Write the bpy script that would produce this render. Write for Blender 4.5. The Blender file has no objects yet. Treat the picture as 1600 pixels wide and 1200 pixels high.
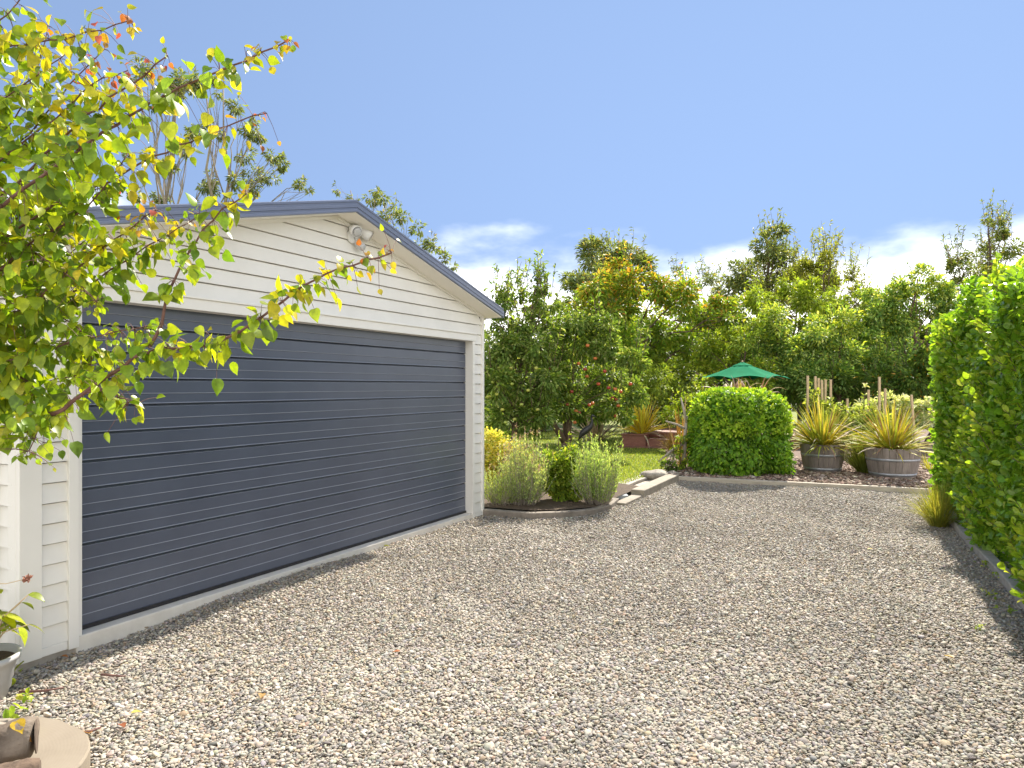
import bpy, math, random
import numpy as np
from mathutils import Vector
R = math.radians
rng = np.random.default_rng(7)
random.seed(7)
scene = bpy.context.scene
col = scene.collection

# ------------------------------------------------------------------ camera
CAMZ, F, CX, HY = 1.55, 1080.0, 800.0, 604.0
cam_d = bpy.data.cameras.new('camera'); cam = bpy.data.objects.new('camera', cam_d); col.objects.link(cam)
cam.location = (0, 0, CAMZ); cam.rotation_euler = (R(90), 0, 0)
cam_d.sensor_fit = 'HORIZONTAL'; cam_d.sensor_width = 36; cam_d.lens = 36 * F / 1600
cam_d.shift_y = 4 / 1600; cam_d.clip_start = 0.05; cam_d.clip_end = 4000
scene.camera = cam

def W(px, py, Y):                      # photo reading at a known distance -> place in the world
    return np.array([(px - CX) / F * Y, Y, CAMZ - (py - HY) / F * Y])
def gz(Y):                             # the drive falls very slightly towards the camera
    return -0.12 + 0.012 * (np.clip(Y, 3.3, 12) - 3.3)
def G(px, py):
    Y = 6.0
    for _ in range(30): Y = (CAMZ - gz(Y)) * F / (py - HY)
    return np.array([(px - CX) / F * Y, Y, float(gz(Y))])

# ------------------------------------------------------------------ tagging
def tag(o, label=None, cat=None, group=None, kind=None):
    if label: o['label'] = label
    if cat: o['category'] = cat
    if group: o['group'] = group
    if kind: o['kind'] = kind
    return o
def empty(name, loc, label, cat, group=None, rz=0):
    o = bpy.data.objects.new(name, None); col.objects.link(o)
    o.location = loc; o.rotation_euler = (0, 0, rz); o.empty_display_size = .1
    return tag(o, label, cat, group)

# ------------------------------------------------------------------ meshes
def np_mesh(name, V, F_, mat, parent=None, colr=None, smooth=True):
    V = np.asarray(V, np.float32).reshape(-1, 3); F_ = np.asarray(F_, np.int32)
    if parent is not None:
        V = V - np.array(parent_world(parent), np.float32)
    m, k = F_.shape
    me = bpy.data.meshes.new(name)
    me.vertices.add(len(V)); me.vertices.foreach_set('co', V.ravel())
    me.loops.add(m * k); me.loops.foreach_set('vertex_index', F_.ravel())
    me.polygons.add(m); me.polygons.foreach_set('loop_start', np.arange(m, dtype=np.int32) * k)
    me.polygons.foreach_set('use_smooth', np.full(m, smooth, dtype=bool))
    if colr is not None:
        a = me.color_attributes.new('Col', 'FLOAT_COLOR', 'POINT')
        c = np.ones((len(V), 4), np.float32); c[:, :3] = colr
        a.data.foreach_set('color', c.ravel())
    me.update(calc_edges=True)
    me.materials.append(mat)
    o = bpy.data.objects.new(name, me); col.objects.link(o)
    if parent is not None: o.parent = parent
    return o
def parent_world(p):
    x = np.zeros(3)
    while p is not None:
        x = x + np.array(p.location); p = p.parent
    return x

class MB:
    def __init__(s): s.v = []; s.f = []
    def add(s, v, f):
        n = len(s.v); s.v += [tuple(map(float, p)) for p in v]; s.f += [tuple(i + n for i in q) for q in f]; return s
    def box(s, c, h, ax=None):             # centre, half sizes, axes
        ax = np.eye(3) if ax is None else np.array(ax, float)
        c = np.array(c, float); P = []
        for i in (-1, 1):
            for j in (-1, 1):
                for k in (-1, 1): P.append(c + ax[0] * h[0] * i + ax[1] * h[1] * j + ax[2] * h[2] * k)
        return s.add(P, [(0, 1, 3, 2), (4, 6, 7, 5), (0, 4, 5, 1), (2, 3, 7, 6), (0, 2, 6, 4), (1, 5, 7, 3)])
    def tube(s, pts, rad, n=8, cap=True):
        pts = [np.array(p, float) for p in pts]; m = len(pts)
        if np.isscalar(rad): rad = [rad] * m
        V = []; prev = None
        for i, p in enumerate(pts):
            d = pts[min(i + 1, m - 1)] - pts[max(i - 1, 0)]; d = d / (np.linalg.norm(d) + 1e-9)
            if prev is None:
                a = np.array([0, 0, 1.]) if abs(d[2]) < .9 else np.array([1., 0, 0])
                x = np.cross(d, a)
            else: x = prev - d * np.dot(prev, d)
            x /= np.linalg.norm(x) + 1e-9; prev = x; y = np.cross(d, x)
            for k in range(n):
                t = 2 * math.pi * k / n; V.append(p + (x * math.cos(t) + y * math.sin(t)) * rad[i])
        Fc = [(i * n + k, i * n + (k + 1) % n, (i + 1) * n + (k + 1) % n, (i + 1) * n + k) for i in range(m - 1) for k in range(n)]
        if cap: Fc += [tuple(range(n - 1, -1, -1)), tuple((m - 1) * n + k for k in range(n))]
        return s.add(V, Fc)
    def lathe(s, c, prof, n=24, ax=None, a0=0.0):
        c = np.array(c, float); ax = np.eye(3) if ax is None else np.array(ax, float)
        V = []
        for r, z in prof:
            for k in range(n):
                t = a0 + 2 * math.pi * k / n; V.append(c + ax[0] * r * math.cos(t) + ax[1] * r * math.sin(t) + ax[2] * z)
        m = len(prof)
        Fc = [(i * n + k, i * n + (k + 1) % n, (i + 1) * n + (k + 1) % n, (i + 1) * n + k) for i in range(m - 1) for k in range(n)]
        if prof[0][0] > 1e-4: Fc.append(tuple(range(n - 1, -1, -1)))
        if prof[-1][0] > 1e-4: Fc.append(tuple((m - 1) * n + k for k in range(n)))
        return s.add(V, Fc)
    def build(s, name, mat, parent=None, smooth=False, bevel=0, origin=None):
        V = np.array(s.v)
        if parent is not None: V = V - parent_world(parent)
        elif origin is not None: V = V - np.array(origin)
        me = bpy.data.meshes.new(name); me.from_pydata(V.tolist(), [], s.f); me.validate(); me.update()
        for p in me.polygons: p.use_smooth = smooth
        me.materials.append(mat)
        o = bpy.data.objects.new(name, me); col.objects.link(o)
        if parent is not None: o.parent = parent
        elif origin is not None: o.location = origin
        if bevel:
            b = o.modifiers.new('bevel', 'BEVEL'); b.width = bevel; b.segments = 2; b.limit_method = 'ANGLE'
        return o

# ------------------------------------------------------------------ materials
def newmat(name):
    m = bpy.data.materials.new(name); m.use_nodes = True
    nt = m.node_tree; b = nt.nodes['Principled BSDF']
    return m, nt, b
def node(nt, t, **kw):
    n = nt.nodes.new(t)
    for k, v in kw.items(): setattr(n, k, v)
    return n
def ramp(nt, fac, stops):
    r = node(nt, 'ShaderNodeValToRGB'); e = r.color_ramp.elements
    while len(e) < len(stops): e.new(.5)
    for el, (p, c) in zip(e, stops): el.position = p; el.color = (*c, 1)
    nt.links.new(fac, r.inputs[0]); return r.outputs[0]
def noise(nt, scale, detail=4, rough=.6, vec=None, stretch=None, obj=True):
    n = node(nt, 'ShaderNodeTexNoise'); n.inputs['Scale'].default_value = scale
    n.inputs['Detail'].default_value = detail; n.inputs['Roughness'].default_value = rough
    tc = node(nt, 'ShaderNodeTexCoord'); v = tc.outputs['Object']
    if stretch or vec:
        mp = node(nt, 'ShaderNodeMapping'); mp.inputs['Scale'].default_value = stretch or (1, 1, 1)
        if vec: mp.inputs['Rotation'].default_value = vec
        nt.links.new(v, mp.inputs[0]); v = mp.outputs[0]
    nt.links.new(v, n.inputs['Vector']); return n.outputs['Fac']
def bump(nt, b, h, strength=.3, dist=.01):
    n = node(nt, 'ShaderNodeBump'); n.inputs['Strength'].default_value = strength; n.inputs['Distance'].default_value = dist
    nt.links.new(h, n.inputs['Height']); nt.links.new(n.outputs[0], b.inputs['Normal'])
def simple(name, c1, c2, scale=6, rough=.6, metal=0, bstr=.2, bscale=None, bdist=.004, stretch=None, rot=None, spec=.5, coat=0):
    m, nt, b = newmat(name)
    f = noise(nt, scale, 6, .65, rot, stretch)
    nt.links.new(ramp(nt, f, [(.3, c1), (.7, c2)]), b.inputs['Base Color'])
    b.inputs['Roughness'].default_value = rough; b.inputs['Metallic'].default_value = metal
    b.inputs['Specular IOR Level'].default_value = spec; b.inputs['Coat Weight'].default_value = coat
    if bstr: bump(nt, b, noise(nt, bscale or scale * 4, 5, .6, rot, stretch), bstr, bdist)
    return m
def leafmat(name, rough=.45, trans=.35, tint=(1.25, 1.2, .45), spec=.4, hue=0):
    m, nt, b = newmat(name)
    a = node(nt, 'ShaderNodeVertexColor'); a.layer_name = 'Col'
    vm = node(nt, 'ShaderNodeMix', data_type='RGBA', blend_type='MULTIPLY'); vm.inputs[0].default_value = 1
    nt.links.new(a.outputs[0], vm.inputs[6]); nt.links.new(ramp(nt, noise(nt, 55, 3, .6), [(.3, (.72, .74, .7)), (.7, (1.2, 1.16, 1.2))]), vm.inputs[7])
    a = vm; aout = vm.outputs[2]
    nt.links.new(aout, b.inputs['Base Color'])
    b.inputs['Roughness'].default_value = rough; b.inputs['Specular IOR Level'].default_value = spec
    t = node(nt, 'ShaderNodeBsdfTranslucent')
    mx = node(nt, 'ShaderNodeMix', data_type='RGBA', blend_type='MULTIPLY'); mx.inputs[0].default_value = 1
    nt.links.new(aout, mx.inputs[6]); mx.inputs[7].default_value = (*tint, 1)
    nt.links.new(mx.outputs[2], t.inputs[0])
    ms = node(nt, 'ShaderNodeMixShader'); ms.inputs[0].default_value = trans
    nt.links.new(b.outputs[0], ms.inputs[1]); nt.links.new(t.outputs[0], ms.inputs[2])
    nt.links.new(ms.outputs[0], nt.nodes['Material Output'].inputs['Surface'])
    return m
def vcol(name, rough=.8, bstr=0, bscale=60, spec=.3):
    m, nt, b = newmat(name)
    a = node(nt, 'ShaderNodeVertexColor'); a.layer_name = 'Col'
    b.inputs['Roughness'].default_value = rough; b.inputs['Specular IOR Level'].default_value = spec
    f = noise(nt, bscale, 4, .7)
    mx = node(nt, 'ShaderNodeMix', data_type='RGBA', blend_type='MULTIPLY'); mx.inputs[0].default_value = .55
    nt.links.new(a.outputs[0], mx.inputs[6]); nt.links.new(ramp(nt, f, [(.3, (.55, .55, .55)), (.7, (1.2, 1.2, 1.2))]), mx.inputs[7])
    nt.links.new(mx.outputs[2], b.inputs['Base Color'])
    if bstr: bump(nt, b, f, bstr, .003)
    return m

M = {}
M['paint'] = simple('white paint', (.735, .715, .665), (.81, .79, .74), 2.2, .55, bstr=.08, bscale=140, bdist=.001)
M['trim'] = simple('white trim paint', (.775, .755, .705), (.815, .795, .745), 2, .5, bstr=.05, bscale=90, bdist=.001)
M['soffit'] = simple('soffit board', (.78, .75, .68), (.81, .78, .72), 2, .6, bstr=.03)
M['roof'] = simple('slate blue steel', (.125, .15, .225), (.15, .175, .255), 3, .32, bstr=0, spec=.6)
M['kerb'] = simple('stained concrete', (.15, .125, .10), (.30, .26, .215), 7, .85, bstr=.5, bscale=40)
M['paleblock'] = simple('weathered pale sleeper', (.22, .19, .15), (.34, .30, .24), 6, .85, bstr=.5, bscale=40)
M['concrete'] = simple('concrete', (.30, .27, .23), (.44, .40, .35), 9, .85, bstr=.4, bscale=60)
M['sill'] = simple('pale concrete', (.62, .58, .51), (.74, .70, .63), 7, .8, bstr=.25, bscale=80)
M['timber'] = simple('grey timber', (.36, .31, .24), (.52, .46, .37), 5, .8, bstr=.4, bscale=30, stretch=(1, 1, 6))
M['stake'] = simple('stake timber', (.42, .31, .18), (.58, .45, .28), 8, .8, bstr=.2)
M['bark'] = simple('bark', (.07, .045, .03), (.19, .13, .09), 14, .9, bstr=.8, bscale=40, bdist=.01, stretch=(1, 1, .35))
M['barkred'] = simple('reddish twig bark', (.09, .035, .03), (.2, .10, .08), 20, .7, bstr=.5, bscale=80, bdist=.003)
M['barkpale'] = simple('pale bark', (.16, .13, .10), (.36, .31, .25), 3, .9, bstr=.5, bscale=10, bdist=.02, stretch=(1, 1, .3))
M['steel'] = simple('galvanised hoop', (.26, .27, .30), (.42, .43, .46), 12, .45, metal=.6, bstr=.1)
M['deck'] = simple('red brown decking', (.17, .065, .045), (.26, .11, .08), 6, .55, bstr=.2, stretch=(1, 6, 6))
M['black'] = simple('black iron', (.012, .011, .012), (.03, .028, .03), 15, .5, bstr=.2)
M['lamp'] = simple('white lamp plastic', (.74, .74, .74), (.8, .8, .8), 3, .3, bstr=0)
M['pot'] = simple('pale grey plastic', (.42, .42, .42), (.5, .5, .5), 4, .45, bstr=.05)
M['soil'] = simple('soil', (.05, .033, .02), (.13, .09, .06), 22, .95, bstr=.9, bscale=50, bdist=.02)
M['stone'] = simple('stone', (.2, .17, .14), (.42, .38, .32), 8, .85, bstr=.7, bscale=18, bdist=.02)
M['endgrain'] = simple('old dark end grain', (.06, .045, .035), (.17, .125, .09), 12, .9, bstr=.6, bscale=60)
M['logbark'] = simple('weathered log bark', (.085, .062, .045), (.25, .205, .16), 7, .9, bstr=.9, bscale=30, bdist=.01)
M['slab'] = simple('blue grey slab', (.34, .37, .40), (.48, .5, .52), 6, .7, bstr=.2)
M['drift'] = simple('grey driftwood', (.23, .19, .15), (.42, .37, .31), 10, .85, bstr=.6, bscale=30, stretch=(1, 1, .3))
M['leafglossy'] = leafmat('glossy hedge leaf', .24, .45, (1.15, 1.15, .4), .55)
M['leaf'] = leafmat('leaf', .5, .48)
M['leafdry'] = leafmat('dry blade', .6, .25, (1.1, 1, .7))
M['leaffruit'] = leafmat('fruit tree leaf', .38, .48, (1.22, 1.15, .3), .45)
M['pebble'] = vcol('pebble', .75, .25, 90)
M['chip'] = vcol('bark chip', .9, .3, 70)
M['apple'] = vcol('apple skin', .35, 0, 25, .5)

# garage door: slate blue steel with a fine timber emboss
def doormat():
    m, nt, b = newmat('slate blue door steel')
    f = noise(nt, 2.2, 5, .6)
    nt.links.new(ramp(nt, f, [(.3, (.064, .078, .117)), (.7, (.081, .098, .143))]), b.inputs['Base Color'])
    b.inputs['Roughness'].default_value = .33; b.inputs['Specular IOR Level'].default_value = .75
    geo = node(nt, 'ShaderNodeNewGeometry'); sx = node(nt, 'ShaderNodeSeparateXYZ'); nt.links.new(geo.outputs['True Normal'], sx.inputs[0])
    up = node(nt, 'ShaderNodeMapRange'); up.inputs[1].default_value = .25; up.inputs[2].default_value = .6; up.inputs[3].default_value = 0; up.inputs[4].default_value = .48; nt.links.new(sx.outputs[2], up.inputs[0])  # grazing light glints painted pale on upward-facing bead and groove edges
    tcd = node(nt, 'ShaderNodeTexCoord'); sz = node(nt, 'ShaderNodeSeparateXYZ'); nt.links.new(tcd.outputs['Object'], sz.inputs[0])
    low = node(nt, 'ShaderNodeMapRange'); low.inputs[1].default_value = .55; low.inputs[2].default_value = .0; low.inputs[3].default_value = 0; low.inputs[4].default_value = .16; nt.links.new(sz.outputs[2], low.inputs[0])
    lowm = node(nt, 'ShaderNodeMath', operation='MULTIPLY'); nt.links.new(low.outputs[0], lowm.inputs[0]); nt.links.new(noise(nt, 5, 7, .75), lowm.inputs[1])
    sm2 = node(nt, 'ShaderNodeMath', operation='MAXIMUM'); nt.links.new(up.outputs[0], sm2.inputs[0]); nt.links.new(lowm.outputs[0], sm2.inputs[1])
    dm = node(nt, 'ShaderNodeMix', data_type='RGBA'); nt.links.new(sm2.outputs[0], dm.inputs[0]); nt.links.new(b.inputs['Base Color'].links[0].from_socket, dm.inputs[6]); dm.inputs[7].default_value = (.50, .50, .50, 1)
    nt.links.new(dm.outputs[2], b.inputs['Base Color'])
    g = noise(nt, 60, 4, .7, None, (.12, .12, 3))
    bump(nt, b, g, .35, .0015)
    return m
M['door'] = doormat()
def stonewood():
    m, nt, b = newmat('weathered barrel oak')
    f = noise(nt, 9, 6, .7, None, (1, 1, .18))
    nt.links.new(ramp(nt, f, [(.28, (.15, .125, .11)), (.55, (.25, .21, .19)), (.78, (.36, .31, .27))]), b.inputs['Base Color'])
    b.inputs['Roughness'].default_value = .85
    bump(nt, b, noise(nt, 40, 5, .7, None, (1, 1, .1)), .5, .006)
    return m
M['oak'] = stonewood()
def stumpmat():
    m, nt, b = newmat('sawn wood end')
    tc = node(nt, 'ShaderNodeTexCoord'); w = node(nt, 'ShaderNodeTexWave', wave_type='RINGS', rings_direction='Z')
    w.inputs['Scale'].default_value = 24; w.inputs['Distortion'].default_value = 3; w.inputs['Detail'].default_value = 4
    nt.links.new(tc.outputs['Object'], w.inputs['Vector'])
    f = noise(nt, 5, 6, .7)
    mx = node(nt, 'ShaderNodeMath', operation='ADD'); wk = node(nt, 'ShaderNodeMath', operation='MULTIPLY_ADD'); nt.links.new(w.outputs['Fac'], wk.inputs[0]); wk.inputs[1].default_value = .09; wk.inputs[2].default_value = .45; nt.links.new(wk.outputs[0], mx.inputs[0]); nt.links.new(f, mx.inputs[1])
    mh = node(nt, 'ShaderNodeMath', operation='MULTIPLY'); nt.links.new(mx.outputs[0], mh.inputs[0]); mh.inputs[1].default_value = .5
    nt.links.new(ramp(nt, mh.outputs[0], [(.25, (.19, .155, .115)), (.5, (.25, .21, .16)), (.8, (.30, .26, .205))]), b.inputs['Base Color'])
    b.inputs['Roughness'].default_value = .85; bump(nt, b, mh.outputs[0], .25, .004)
    return m
M['sawn'] = stumpmat()
def fabric():
    m, nt, b = newmat('green parasol cloth')
    f = noise(nt, 3, 4)
    c = ramp(nt, f, [(.3, (.002, .20, .085)), (.7, (.004, .25, .115))])
    nt.links.new(c, b.inputs['Base Color']); b.inputs['Roughness'].default_value = .9; b.inputs['Specular IOR Level'].default_value = .1
    t = node(nt, 'ShaderNodeBsdfTranslucent'); nt.links.new(c, t.inputs[0])
    ms = node(nt, 'ShaderNodeMixShader'); ms.inputs[0].default_value = .3
    nt.links.new(b.outputs[0], ms.inputs[1]); nt.links.new(t.outputs[0], ms.inputs[2])
    nt.links.new(ms.outputs[0], nt.nodes['Material Output'].inputs['Surface'])
    return m
M['cloth'] = fabric()
def gravelbase():
    m, nt, b = newmat('fine gravel')
    tc = node(nt, 'ShaderNodeTexCoord'); v = node(nt, 'ShaderNodeTexVoronoi'); v.inputs['Scale'].default_value = 70
    nt.links.new(tc.outputs['Object'], v.inputs['Vector'])
    sp = node(nt, 'ShaderNodeSeparateColor'); nt.links.new(v.outputs['Color'], sp.inputs[0])
    nt.links.new(ramp(nt, sp.outputs[0], [(0, (.24, .21, .175)), (.4, (.33, .30, .25)), (.7, (.41, .37, .32)), (1, (.5, .46, .41))]), b.inputs['Base Color'])
    b.inputs['Roughness'].default_value = .9
    bump(nt, b, v.outputs['Distance'], -.8, .012)
    return m
M['gravel'] = gravelbase()
def lawnmat():
    m, nt, b = newmat('lawn')
    f = noise(nt, 1.2, 6, .7); g = noise(nt, 90, 4, .7)
    mx = node(nt, 'ShaderNodeMath', operation='ADD'); nt.links.new(f, mx.inputs[0]); nt.links.new(g, mx.inputs[1])
    mh = node(nt, 'ShaderNodeMath', operation='MULTIPLY'); nt.links.new(mx.outputs[0], mh.inputs[0]); mh.inputs[1].default_value = .5
    nt.links.new(ramp(nt, mh.outputs[0], [(.35, (.10, .13, .018)), (.5, (.16, .20, .028)), (.65, (.24, .26, .05))]), b.inputs['Base Color'])
    b.inputs['Roughness'].default_value = .9; bump(nt, b, g, .8, .02)
    return m
M['lawn'] = lawnmat()
M['earth'] = simple('meadow ground', (.06, .075, .02), (.12, .13, .045), 2, .95, bstr=.6, bscale=12, bdist=.03)
M['mulch'] = simple('bark mulch', (.09, .055, .04), (.26, .19, .15), 60, .95, bstr=.9, bscale=70, bdist=.015)

# ------------------------------------------------------------------ leaves
def T_lance(f=.12):
    return np.array([[0, 0, 0], [.5, .42, f], [-.5, .42, f], [0, 1, -.05]]), np.array([[0, 1, 3], [0, 3, 2]])
def T_oval(f=.1):
    v = [[0, 0, 0], [.34, .22, f * .7], [.5, .58, f], [.28, .88, f * .5], [0, 1, -.06], [-.28, .88, f * .5], [-.5, .58, f], [-.34, .22, f * .7], [0, .5, 0]]
    return np.array(v), np.array([[i, (i + 1) % 8, 8] for i in range(8)])
def T_heart(f=.2, droop=.22):
    rows = [(0, .0), (.05, .28), (.18, .47), (.36, .52), (.56, .43), (.74, .25), (.88, .09), (1, 0)]
    v = []
    for t, w in rows:
        z = -droop * t * t
        v += [[w, t - (.10 * w if t < .1 else 0), z + f * w], [0, t, z], [-w, t - (.10 * w if t < .1 else 0), z + f * w]]
    fc = []
    for i in range(len(rows) - 1):
        a = i * 3; b = a + 3
        fc += [[a, b, b + 1], [a, b + 1, a + 1], [a + 1, b + 1, b + 2], [a + 1, b + 2, a + 2]]
    return np.array(v), np.array(fc)
def unit(v): return v / (np.linalg.norm(v, axis=-1, keepdims=True) + 1e-9)
def rdir(n): return unit(rng.normal(size=(n, 3)))
def pick(pal, n, jit=.22):
    c = np.array([p[0] for p in pal], float); w = np.array([p[1] for p in pal], float)
    out = c[rng.choice(len(c), n, p=w / w.sum())]
    return np.clip(out * np.exp(rng.normal(0, jit, (n, 1))) * np.exp(rng.normal(0, .035, (n, 3))), .002, .95)
def leaves(name, P, D, N, L, Wd, colr, mat, tmpl, parent=None):
    colr = np.clip(colr * 2.05, 0, .75)
    tv, tf = tmpl; n = len(P)
    D = unit(D); X = unit(np.cross(D, N)); Z = np.cross(X, D)
    L = np.broadcast_to(L, (n,)); Wd = np.broadcast_to(Wd, (n,))
    V = (P[:, None, :] + X[:, None, :] * (tv[None, :, 0:1] * Wd[:, None, None])
         + D[:, None, :] * (tv[None, :, 1:2] * L[:, None, None]) + Z[:, None, :] * (tv[None, :, 2:3] * L[:, None, None]))
    k = len(tv)
    Fc = (tf[None] + (np.arange(n) * k)[:, None, None]).reshape(-1, 3)
    return np_mesh(name, V.reshape(-1, 3), Fc, mat, parent, np.repeat(colr, k, axis=0), True)
def ball(c, r, n, shell=.35):
    d = rdir(n); rad = shell + (1 - shell) * rng.random(n) ** .5
    return np.asarray(c) + d * rad[:, None] * np.asarray(r), d

def bez(a, b, sag=.0, n=7, wob=.04):
    a = np.array(a, float); b = np.array(b, float); t = np.linspace(0, 1, n)[:, None]
    L = np.linalg.norm(b - a)
    p = a + (b - a) * t; p[:, 2] += (sag * L * 4 * t * (1 - t))[:, 0]
    w = rng.normal(0, wob * L, (n, 3)); w[0] = 0; w[-1] = 0
    return p + w * .5

# tree from a list of foliage clumps (centre, radius): trunk, limbs running to every clump, leaves, loose shoots
def tree(name, label, cat, base, clumps, dens, L, wr, pal, tmpl=None, mat='leaf', tr=.1, bark='bark', group=None, shoots=0,
         shoot_len=.5, squash=(1, 1, .85), fork=.35, limb=True, shell=.3, tip=None, droop=.3, trunks=1):
    tmpl = tmpl or T_lance(); base = np.array(base, float)
    root = empty(name, base, label, cat, group)
    C = np.array([c for c, r in clumps]); rad = np.array([r for c, r in clumps])
    top = C[:, 2].max(); cen = np.average(C, axis=0, weights=rad ** 2)
    tb = MB()
    for q in range(trunks):
        off = np.array([rng.normal(0, tr * 2.5), rng.normal(0, tr * 2), 0]) * (trunks > 1)
        hi = C[np.argsort(-C[:, 2])[min(q, len(C) - 1)]]; apex = np.array([hi[0] * .8 + cen[0] * .2, hi[1] * .8 + cen[1] * .2, hi[2]])
        path = bez(base + off, apex, 0, 9, .03)
        tb.tube(path, list(np.linspace(tr, tr * .22, 9)), 8)
        if limb:
            for i in range(q, len(C), trunks):
                c = C[i]
                tt = np.clip((c[2] - base[2]) / (top - base[2] + .01) * .75 - .08 + rng.normal(0, .05), fork, .93)
                k = tt * 8; i0 = int(min(k, 7)); p0 = path[i0] + (path[i0 + 1] - path[i0]) * (k - i0)
                r0 = tr * (1 - .78 * tt) * .55
                br = bez(p0, c, .06, 6, .06); tb.tube(br, list(np.linspace(r0, r0 * .2, 6)), 6)
                for _ in range(4):
                    tb.tube(bez(br[3], c + rdir(1)[0] * rad[i] * .85, .03, 4, .08), [r0 * .35, r0 * .25, r0 * .18, r0 * .1], 4)
    Ps, Ds, Ns = [], [], []
    for c, r in clumps:
        n = max(8, int(dens * r * r))
        rr = r * np.array(squash) * rng.uniform(.85, 1.15, 3)
        # break every clump into smaller tufts so that the outline is uneven and the sky shows through
        nt_ = max(5, int(14 * min(1.5, r / (L * 7))))
        tc, td = ball(c, rr * .8, nt_, .25)
        which = rng.integers(0, nt_, n)
        P, d = ball((0, 0, 0), (1, 1, 1), n, .1)
        P = tc[which] + P * (rr * .42) * rng.uniform(.7, 1.2, (nt_, 1))[which]
        out = unit(P - np.asarray(c))
        Ps.append(P); Ds.append(out * .7 + d * .6 + rdir(n) * .5 + np.array([0, 0, -droop])); Ns.append(out * .6 + np.array([0, 0, .7]) + rdir(n) * .55)
    if shoots:
        tw = tb
        for _ in range(shoots):
            j = rng.integers(0, len(C)); d = rdir(1)[0]; d[2] = abs(d[2]) * 1.3 + .35; d = d / np.linalg.norm(d)
            s0 = C[j] + d * rad[j] * np.array(squash) * .75
            ln = shoot_len * rng.uniform(.5, 1.3); e = s0 + (d * .5 + np.array([0, 0, .8])) * ln
            tw.tube(bez(s0, e, 0, 4, .03), [.008, .006, .005, .003], 4)
            n = int(max(5, ln / L * 3.2)); t = rng.random(n)[:, None]
            P = s0 + (e - s0) * t; side = rdir(n)
            Ps.append(P); Ds.append(side + unit(e - s0) * .5 + np.array([0, 0, -droop])); Ns.append(rdir(n) * .5 + np.array([0, 0, 1.]))
    tb.build('trunk', M[bark], root, True)
    P = np.concatenate(Ps); D = np.concatenate(Ds); N = np.concatenate(Ns); n = len(P)
    c = pick(pal, n)
    if tip is not None:                      # turning leaves: autumn colour sits in the upper, outer twigs of this tree
        h = (P[:, 2] - C[:, 2].min()) / (top + .3 - C[:, 2].min())
        k = rng.random(n) < np.clip(h - .25, 0, 1) * .75
        c[k] = pick(tip, int(k.sum()))
    ll = L * rng.uniform(.65, 1.3, n)
    leaves('crown', P, D, N, ll, ll * wr, c, M[mat], tmpl, root)
    return root
def px_clumps(lst, Y, depth=.6):
    out = []
    for px, py, r in lst:
        y = Y + rng.normal(0, depth); c = W(px, py, Y); c[1] = y
        out.append((c, r / F * Y))
    return out

GREEN = [((.055, .10, .018), 3), ((.08, .13, .022), 3), ((.04, .075, .016), 2), ((.12, .16, .03), 1)]
BRIGHT = [((.12, .18, .02), 3), ((.17, .22, .025), 3), ((.09, .14, .018), 2), ((.24, .26, .04), 1)]
GREY = [((.095, .165, .038), 3), ((.135, .20, .05), 2), ((.065, .12, .03), 2.5), ((.22, .28, .09), .8)]
DARK = [((.05, .08, .018), 3), ((.07, .105, .025), 3), ((.038, .06, .016), 2)]
EUC = [((.10, .125, .05), 3), ((.13, .155, .065), 2), ((.075, .10, .035), 2), ((.15, .13, .05), .7)]

# ------------------------------------------------------------------ garage frame: s along the front, q outwards, z up
O0 = np.array([-2.758, 4.394, 0.0]); U = np.array([.4684, .8835, 0]); Nn = np.array([.8835, -.4684, 0]); ZZ = np.array([0, 0, 1.])
def GP(s, q, z): return O0 + U * s + Nn * q + ZZ * z
GAX = [U, Nn, ZZ]
S0, S1, SC = -.39, 4.926, 2.268
TAN = .2566                                  # roof pitch
APEX = 3.231; EAVE = APEX - TAN * 2.758
QW, QB = .082, .337                          # wall face, barge face
DEPTH = 6.5
ga = empty('garage', GP(SC, .08, -.1), 'white weatherboard garage with slate blue gable roof and wide roller door', 'garage')

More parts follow.
